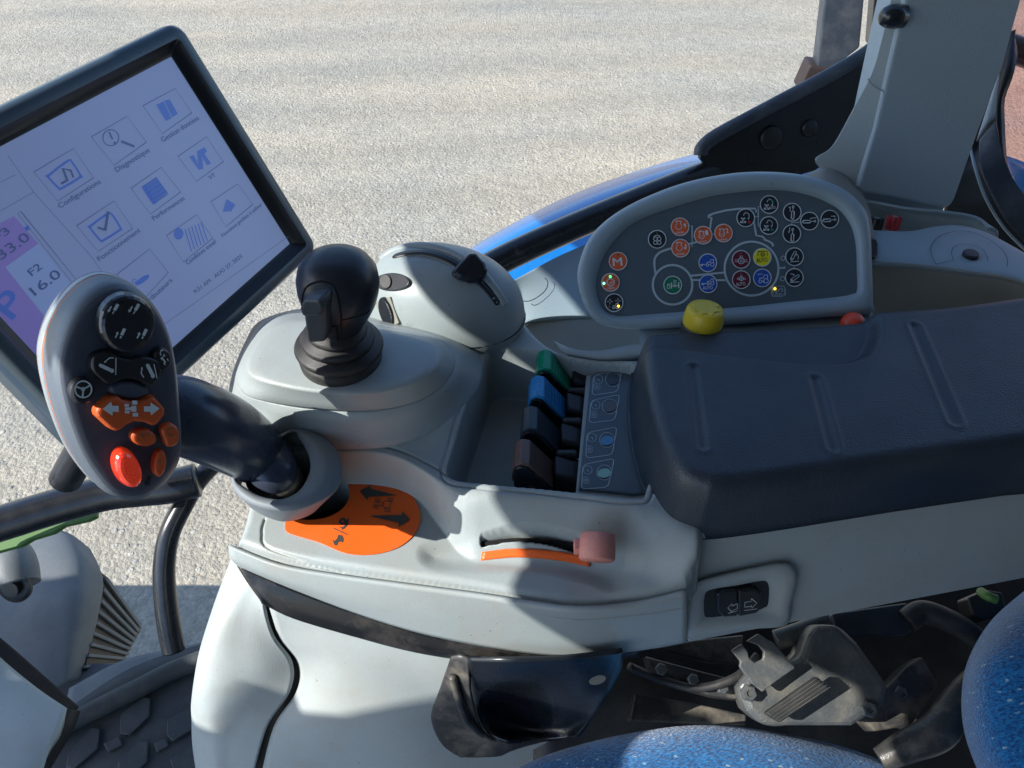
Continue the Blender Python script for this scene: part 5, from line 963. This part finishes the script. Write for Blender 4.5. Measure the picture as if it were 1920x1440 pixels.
# grey box lower left with black gap
gb=thing('front_console_cover','pale grey corner of the front console at the lower left','console cover',P(40,1400,-.4))
patch('cover_shell',[[(-120,1130,-.36),(-60,1170,-.36),(0,1232,-.36),(70,1290,-.36),(126,1328,-.36)],[(-120,1200,-.352),(-60,1240,-.352),(0,1300,-.352),(55,1340,-.352),(110,1370,-.356)],[(-120,1330,-.35),(-60,1380,-.35),(0,1420,-.35),(50,1440,-.352),(88,1420,-.358)],[(-120,1530,-.35),(-60,1530,-.35),(0,1530,-.35),(30,1530,-.352),(60,1530,-.36)]],M['shell'],gb,n=4,th=.01)
tube('seal_lip',[P(130,1330,-.37),P(118,1362,-.375),P(96,1400,-.385),P(66,1450,-.40)],.011,M['rubber'],gb)
patch('side_gap',[[(-120,1100,-.42),(0,1195,-.42),(75,1260,-.42),(148,1325,-.42)],[(-120,1180,-.40),(0,1250,-.40),(60,1290,-.40),(130,1340,-.40)]],M['void'],gb)
# ---------------------------------------------------------------- fender, grab bar, bracket, posts, pillar
fd=patch('fender',[[(780,545,-.42),(870,474,-.40),(960,420,-.38),(1060,370,-.37),(1180,325,-.36),(1320,284,-.35),(1480,250,-.35),(1700,220,-.36)],[(800,560,-.385),(880,492,-.36),(965,438,-.34),(1065,388,-.33),(1185,342,-.32),(1325,300,-.31),(1480,265,-.31),(1700,240,-.32)],[(840,600,-.37),(940,540,-.345),(1010,490,-.33),(1100,440,-.32),(1220,400,-.31),(1330,360,-.3),(1480,330,-.3),(1700,300,-.31)],[(860,700,-.37),(960,640,-.345),(1040,580,-.33),(1130,520,-.32),(1240,480,-.31),(1350,430,-.3),(1500,400,-.3),(1700,380,-.31)]],M['fender'],None,n=6,th=.004)
tag(fd,'glossy blue curved wheel fender seen past the grab bar','fender')
gbr=thing('cab_grab_bar','long black cab grab bar above the blue fender','grab bar',P(1200,400,-.05))
tube('bar_tube',[P(860,535,-.07),P(940,488,-.06),P(1060,432,-.05),P(1200,374,-.04),P(1340,320,-.03),P(1440,290,-.02),P(1475,281,-.02)],.0155,M['tube'],gbr)
tube('bar_mount',[P(1440,276,-.02),P(1468,262,-.01),P(1480,250,.0)],[.015,.019,.02],M['tube'],gbr)
BP=PL(PY(1450,280,.40),(.1,-.9,.35))
bp_=thing('corner_bracket','black leaf-shaped cab corner plate where the grab bar is bolted','corner plate',BP.p(1450,300))
BO=[(1312,296),(1316,278),(1345,255),(1440,203),(1540,150),(1600,118),(1640,90),(1668,62),(1690,80),(1640,160),(1610,230),(1570,290),(1530,320),(1480,335),(1400,335),(1340,330)]
prism('corner_plate',BP,BO,-.01,0,M['black'],bp_,bev=.002)
rim=[(1314,290),(1318,276),(1345,254),(1440,203),(1540,150),(1600,116),(1640,88),(1662,66)]
q=cr([BP.p(*a,.006) for a in rim],5); tube('plate_rim',q,.0085,M['post'],bp_,sub=1)
for cx,cy,r in ((1517,240,.010),(1445,258,.014)):
    v,f=lathe([(r,0),(r,.003),(r*.8,.005),(.0001,.006)],BP.p(cx,cy),BP.n,24); mesh('bolt_cap',v,f,M['black'],bp_,smooth=True)
s=MB(); stroke(s,BP,cr([(1400,295),(1440,240),(1500,205),(1545,195),(1562,215),(1550,250),(1500,290),(1450,315)],4,True).tolist(),2.5,.0005,True); s.build('pressed_rib',M['tube'],bp_)
def vpost(name,pts,Y,th,mt_,label,cat,bev=.004):
    pl=PL(PY(pts[0][0],pts[0][1],Y),(-.15,-1,.1)); b=prism(name,pl,pts,-th,0,M[mt_],None,bev=bev); tag(b,label,cat); return b
vpost('steel_post',[(1553,-60),(1626,-60),(1612,90),(1560,130),(1530,135),(1537,80)],.95,.05,'post','broad grey-blue steel post outside the window','post')
vpost('ladder_block',[(1518,122),(1562,128),(1535,170),(1495,172)],.93,.06,'rust','small brown steel block at the foot of the outside post','block')
vpost('steel_tube_post',[(1645,-60),(1700,-60),(1680,110),(1632,90)],.70,.04,'tube','narrow dark outside post beside the pillar','post')
pil=thing('cab_pillar','tall light grey cab pillar with grained face and smooth side trim','pillar',PY(1700,390,.30))
PP=PL(PY(1690,380,.27),(.10,-.93,.30))
prism('pillar_face',PP,[(1715,-80),(1940,-80),(1925,-30),(1880,130),(1835,250),(1792,372),(1783,388),(1770,390),(1690,374),(1612,360),(1608,350),(1640,240),(1665,130),(1695,0)],-.05,0,M['leather'],pil,bev=.004)
patch('pillar_side',[[(1722,-80),(1700,-80),(1685,-80)],[(1698,0),(1682,0),(1668,10)],[(1680,80),(1668,75),(1652,78)],[(1664,140),(1650,140),(1634,138)],[(1650,205),(1620,205),(1598,208)],[(1636,270),(1590,265),(1560,275)],[(1620,330),(1570,310),(1528,300)],[(1608,366),(1590,345),(1555,330)]],M['pod'],pil,fn=lambda a,b:PP.p(a,b,-.002-max(0,(1720-(b+80)*.24-a))*.00022),n=6)
s=MB(); stroke(s,PP,cr([(1628,148),(1640,162),(1655,170),(1658,178),(1654,200)],4).tolist(),2,-.001); s.build('side_crease',M['trim'],pil)
patch('pillar_foot',[[(1600,340),(1690,355),(1780,370)],[(1608,385),(1690,395),(1768,402)],[(1600,412),(1700,420),(1800,425)]],M['trim'],pil,fn=lambda a,b:PP.p(a,b,-.008),n=4)
pk=thing('pillar_knob','domed black rubber stop on a steel plate at the pillar edge','rubber stop',PP.p(1690,40,.0))
v,f=lathe([(.0108,0),(.0108,.010),(.010,.016),(.0075,.021),(.0035,.0232),(.0001,.0238)],PP.p(1693,31,-.004),(-1,-.1,.05),28); mesh('rubber_stop',v,f,M['blackgl'],pk,smooth=True)
KP=PL(PP.p(1700,40),( -.8,-.6,.1)); prism('stop_plate',KP,[(1697,-30),(1706,-30),(1694,62),(1682,62),(1690,20)],-.002,.001,M['bezel'],pk,bev=.0006)
# rear window corner, rubber seals
rw=thing('rear_door_seal','dark curved rear window seal and trim to the right of the pillar','window seal',P(1880,480,-.05))
patch('seal_body',[[(1880,60,.46),(1890,60,.46),(1905,55,.46)],[(1850,175,.42),(1868,160,.42),(1885,130,.42)],[(1815,270,.40),(1842,262,.40),(1870,215,.40)],[(1790,330,.38),(1838,320,.37),(1882,300,.36)],[(1770,400,.36),(1850,400,.34),(1918,385,.33)],[(1800,470,.34),(1880,460,.32),(1980,440,.30)],[(1850,540,.32),(1920,520,.30),(2020,500,.28)]],M['black'],rw,fn=PY,n=6,th=.01)
tube('seal_lip',[PY(1818,270,.365),PY(1830,320,.33),PY(1850,375,.305),PY(1885,430,.285),PY(1935,480,.26)],.0016,M['trim'],rw)
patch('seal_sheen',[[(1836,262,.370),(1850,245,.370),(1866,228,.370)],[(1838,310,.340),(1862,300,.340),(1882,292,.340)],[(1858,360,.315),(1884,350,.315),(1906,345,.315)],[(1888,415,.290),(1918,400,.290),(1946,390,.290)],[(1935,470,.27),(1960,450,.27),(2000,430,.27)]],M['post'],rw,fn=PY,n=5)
patch('window_jamb',[[(1858,180,.40),(1868,150,.4),(1872,140,.4)],[(1830,265,.385),(1850,235,.385),(1868,220,.385)]],M['leather'],rw,fn=PY)
ob=tube('handrail',[PY(1850,76,.6),PY(1900,92,.6),PY(2000,125,.6)],.018,M['tube'],None); tag(ob,'short black handrail seen through the rear window','handrail')
ob=patch('rear_fender',[[(1880,290,.75),(1930,310,.7),(2020,350,.65),(2300,470,.6)],[(1885,330,.72),(1930,420,.66),(2020,480,.6),(2300,620,.55)],[(1885,400,.7),(1930,480,.62),(2020,560,.55),(2300,760,.52)]],M['fender'],None,fn=PY,th=.004); tag(ob,'sliver of blue-violet rear fender at the right edge','fender')
gl=bpy.data.materials.new('tinted_glass'); gl.use_nodes=True; nt=gl.node_tree; nt.nodes.clear(); o=nd(nt,'ShaderNodeOutputMaterial'); t=nd(nt,'ShaderNodeBsdfTransparent'); t.inputs[0].default_value=(.93,.74,.72,1); g=nd(nt,'ShaderNodeBsdfGlossy'); g.inputs[0].default_value=(1,1,1,1); g.inputs[1].default_value=.02; mxs=nd(nt,'ShaderNodeMixShader'); mxs.inputs[0].default_value=.05
nt.links.new(t.outputs[0],mxs.inputs[1]); nt.links.new(g.outputs[0],mxs.inputs[2]); nt.links.new(mxs.outputs[0],o.inputs[0])
GP=PL(PY(1900,200,.50),(-.05,-1,.12)); ob=prism('rear_window_pane',GP,[(1800,-300),(2900,-300),(2900,640),(1800,640)],-.004,0,gl,None); tag(ob,'pink-tinted rear side window pane right of the pillar','window')
# right rear tray
rt=thing('rear_storage_tray','blue-grey trim shelf with an engraved round cap right of the control panel','trim shelf',P(1780,520,-.05))
zt=.0
patch('shelf_top',[[(1615,430,zt-.002),(1700,434,zt),(1750,425,zt),(1790,422,zt),(1840,432,zt),(1900,462,zt),(2000,520,zt)],[(1615,438,zt),(1700,440,zt+.002),(1750,433,zt+.002),(1790,430,zt+.002),(1840,440,zt+.002),(1900,470,zt+.002),(2000,530,zt+.002)],[(1615,470,zt+.003),(1700,475,zt+.003),(1750,480,zt+.003),(1790,485,zt+.003),(1840,495,zt+.003),(1900,510,zt+.003),(2000,560,zt+.003)],[(1615,494,zt),(1700,498,zt),(1750,503,zt),(1790,508,zt),(1840,515,zt),(1900,525,zt),(2000,560,zt)]],M['trim'],rt,n=5)
patch('shelf_front',[[(1615,494,zt-.0005),(1700,499,zt-.0005),(1790,509,zt-.0005),(1900,527,zt-.0005),(2000,562,zt-.0005)],[(1615,510,zt-.01),(1700,515,zt-.01),(1790,525,zt-.01),(1900,540,zt-.01),(2000,575,zt-.01)],[(1615,640,-.06),(1700,640,-.06),(1790,640,-.06),(1900,640,-.06),(2000,640,-.06)]],M['shelf'],rt)
TT=PL((0,0,zt+.0045),(0,0,1)); s=MB(); stroke(s,TT,cr([(1755,496),(1747,480),(1746,462),(1762,443),(1800,433),(1840,442),(1875,465),(1888,485),(1888,500)],4).tolist(),1.4,0); stroke(s,TT,cr([(1788,488),(1784,475),(1790,462),(1815,458),(1840,466),(1850,480),(1852,490)],4).tolist(),1.2,0); stroke(s,TT,[(1755,496),(1788,488)],1.2,0); s.build('engraved_line',M['post'],rt)
v,f=lathe([(.0075,0),(.0075,.003),(.0065,.004),(.0001,.0042)],P(1819,480,zt+.003)); mesh('cap_plug',v,f,M['black'],rt,smooth=False)
patch('tray_recess',[[(1600,372,.005),(1690,392,.005),(1770,400,.005),(1830,410,.0),(1850,430,-.005)],[(1600,400,-.01),(1690,402,-.01),(1770,412,-.01),(1830,425,-.01),(1870,440,-.01)],[(1600,470,-.03),(1690,470,-.03),(1770,470,-.03),(1830,480,-.03),(1870,480,-.03)]],M['trim'],rt)
prism('shelf_slot',TT,[(1630,450),(1642,450),(1646,458),(1645,480),(1640,484),(1630,484)],-.002,.001,M['black'],rt,bev=.001)
for (px,py,mt_,lab) in ((1671,420,'redknob','small ribbed red knob in the trim recess'),(1638,423,'black','small ribbed black knob left of the red knob')):
    b0=P(px,py+10,-.012); t=thing('socket_knob',lab,'knob',b0,'ribbed knobs in the trim recess'); v,f=cog(b0,(0.05,.3,1),.0074,0,.014,8,.0058); mesh('knob_body',v,f,M[mt_],t,mods=[('bevel',.0008,2)])
    v,f=lathe([(.003,.013),(.003,.0142),(.0001,.0143)],b0,(.05,.3,1),16); mesh('knob_centre',v,f,M['dim'],t)
# side sill filler under pillar
fp_=patch('pillar_foot_trim',[[(1440,338,.27),(1500,330,.28),(1545,314,.28),(1580,325,.28),(1612,352,.28)],[(1440,365,.24),(1500,370,.24),(1560,372,.24),(1600,380,.24),(1630,392,.24)],[(1440,420,.20),(1500,430,.20),(1570,440,.20),(1600,445,.2),(1640,450,.20)]],M['shelf'],None,fn=PY,n=5,th=.003); tag(fp_,'grey-green trim piece between the control panel and pillar foot','trim')
# ---------------------------------------------------------------- cab roof above, out of view, shades the rear of the cab
rf=thing('cab_roof','cab roof slab overhead that shades the rear of the cab','roof',(.6,0,rz))
ed=EDGE; v=[(x,y,rz) for x,y in ed]+[(1.6,-1.3,rz),(1.6,.36,rz)]; v+=[(x,y,z+.08) for x,y,z in v]
n=len(ed)+2; ob=mesh('roof_panel',v,prismf(n),M['liner'],rf); recalc(ob)

ob=box(-4.8,-1.75,-1.0,.30,-1.7,-.45); hd=thing('engine_bonnet','blue engine bonnet ahead of the cab, outside the view','bonnet',(-3.2,0,-1.7)); mesh('bonnet_shell',ob[0],ob[1],M['fender'],hd,mods=[('bevel',.08,3)])

cs=thing('cab_shell','cab floor, left door side and rear wall behind the seat, outside the view','cab shell',(0,-.6,-.62))
for nm,b in (('floor_panel',(-1.1,1.5,-1.2,.02,-.62,-.56)),('rear_wall',(1.15,1.2,-1.2,.30,-.56,.95)),('left_wall',(-.25,1.15,-1.2,-1.15,-.56,.95))):
    ob=box(*b); mesh(nm,ob[0],ob[1],M['liner'],cs)

lh=RP([(1100,1400,-.2),(810,1335,-.2),(560,1388,-.24),(485,1380,-.25),(425,1322,-.22),(395,1410,-.3),(330,1300,-.5),(165,1078,-.50),(60,1098,-.485),(0,1112,-.485),(-400,1130,-.485)])
lh+=[(lh[-1][0],-1.5),(lh[0][0],-1.5)]; v=[(x,y,rz) for x,y in lh]; v+=[(x,y,z+.05) for x,y,z in v]
recalc(mesh('left_shade_slab',v,prismf(len(lh)),M['liner'],rf))  # unseen slab added at roof height, outlined to shade lower covers and floor

def hardware(name,mt_,label,cat,kind,*a):
    if kind=='tube': ob=tube(name,a[0],a[1],M[mt_],None)
    tag(ob,label,cat); return ob
hardware('control_cable','rubber','thin black cable sagging below the side panel corner','cable','tube',[P(1180,1250,-.16),P(1240,1275,-.175),P(1310,1290,-.17),P(1380,1270,-.16),P(1420,1230,-.16)],.0035)
hardware('support_rod','metal','short grey rod crossing behind the belt tongue','rod','tube',[P(1455,1200,-.165),P(1500,1185,-.16),P(1550,1165,-.16)],.008)
for i_,(bx,by,bz) in enumerate(((1585,1215,-.140),(1405,1300,-.148),(1630,1330,-.152),(1690,1300,-.195))):
    v,f=lathe([(.0065,-.004),(.0065,0),(.0052,.0022),(.0026,.0022),(.0024,.0008),(.0001,.0008)],P(bx,by,bz),BN,6); mesh('bolt',v,f,M['metal'],bu)
for i_,(bx,by) in enumerate(((1240,1255),(1300,1275),(1355,1290))):
    v,f=lathe([(.005,-.004),(.005,.001),(.004,.002),(.0001,.002)],P(bx,by,-.168),(0,-.35,1),6); mesh('rivet',v,f,M['metal'],bpy.data.objects['steel_rail'])

hv=[HP.p(*q)-HN*.015 for q in [(0,470),(200,470),(330,540),(350,690),(0,690)]]
hv=[tuple((p+np.array(SUN)*((rz-p[2])/SUN[2]))[:2]) for p in hv]; v=[(x,y,rz+.001) for x,y in hv]; v+=[(x,y,z+.03) for x,y,z in v]
recalc(mesh('handle_shade_slab',v,prismf(5),M['liner'],rf))  # added slab out of view, cut to shade the handle head's upper half
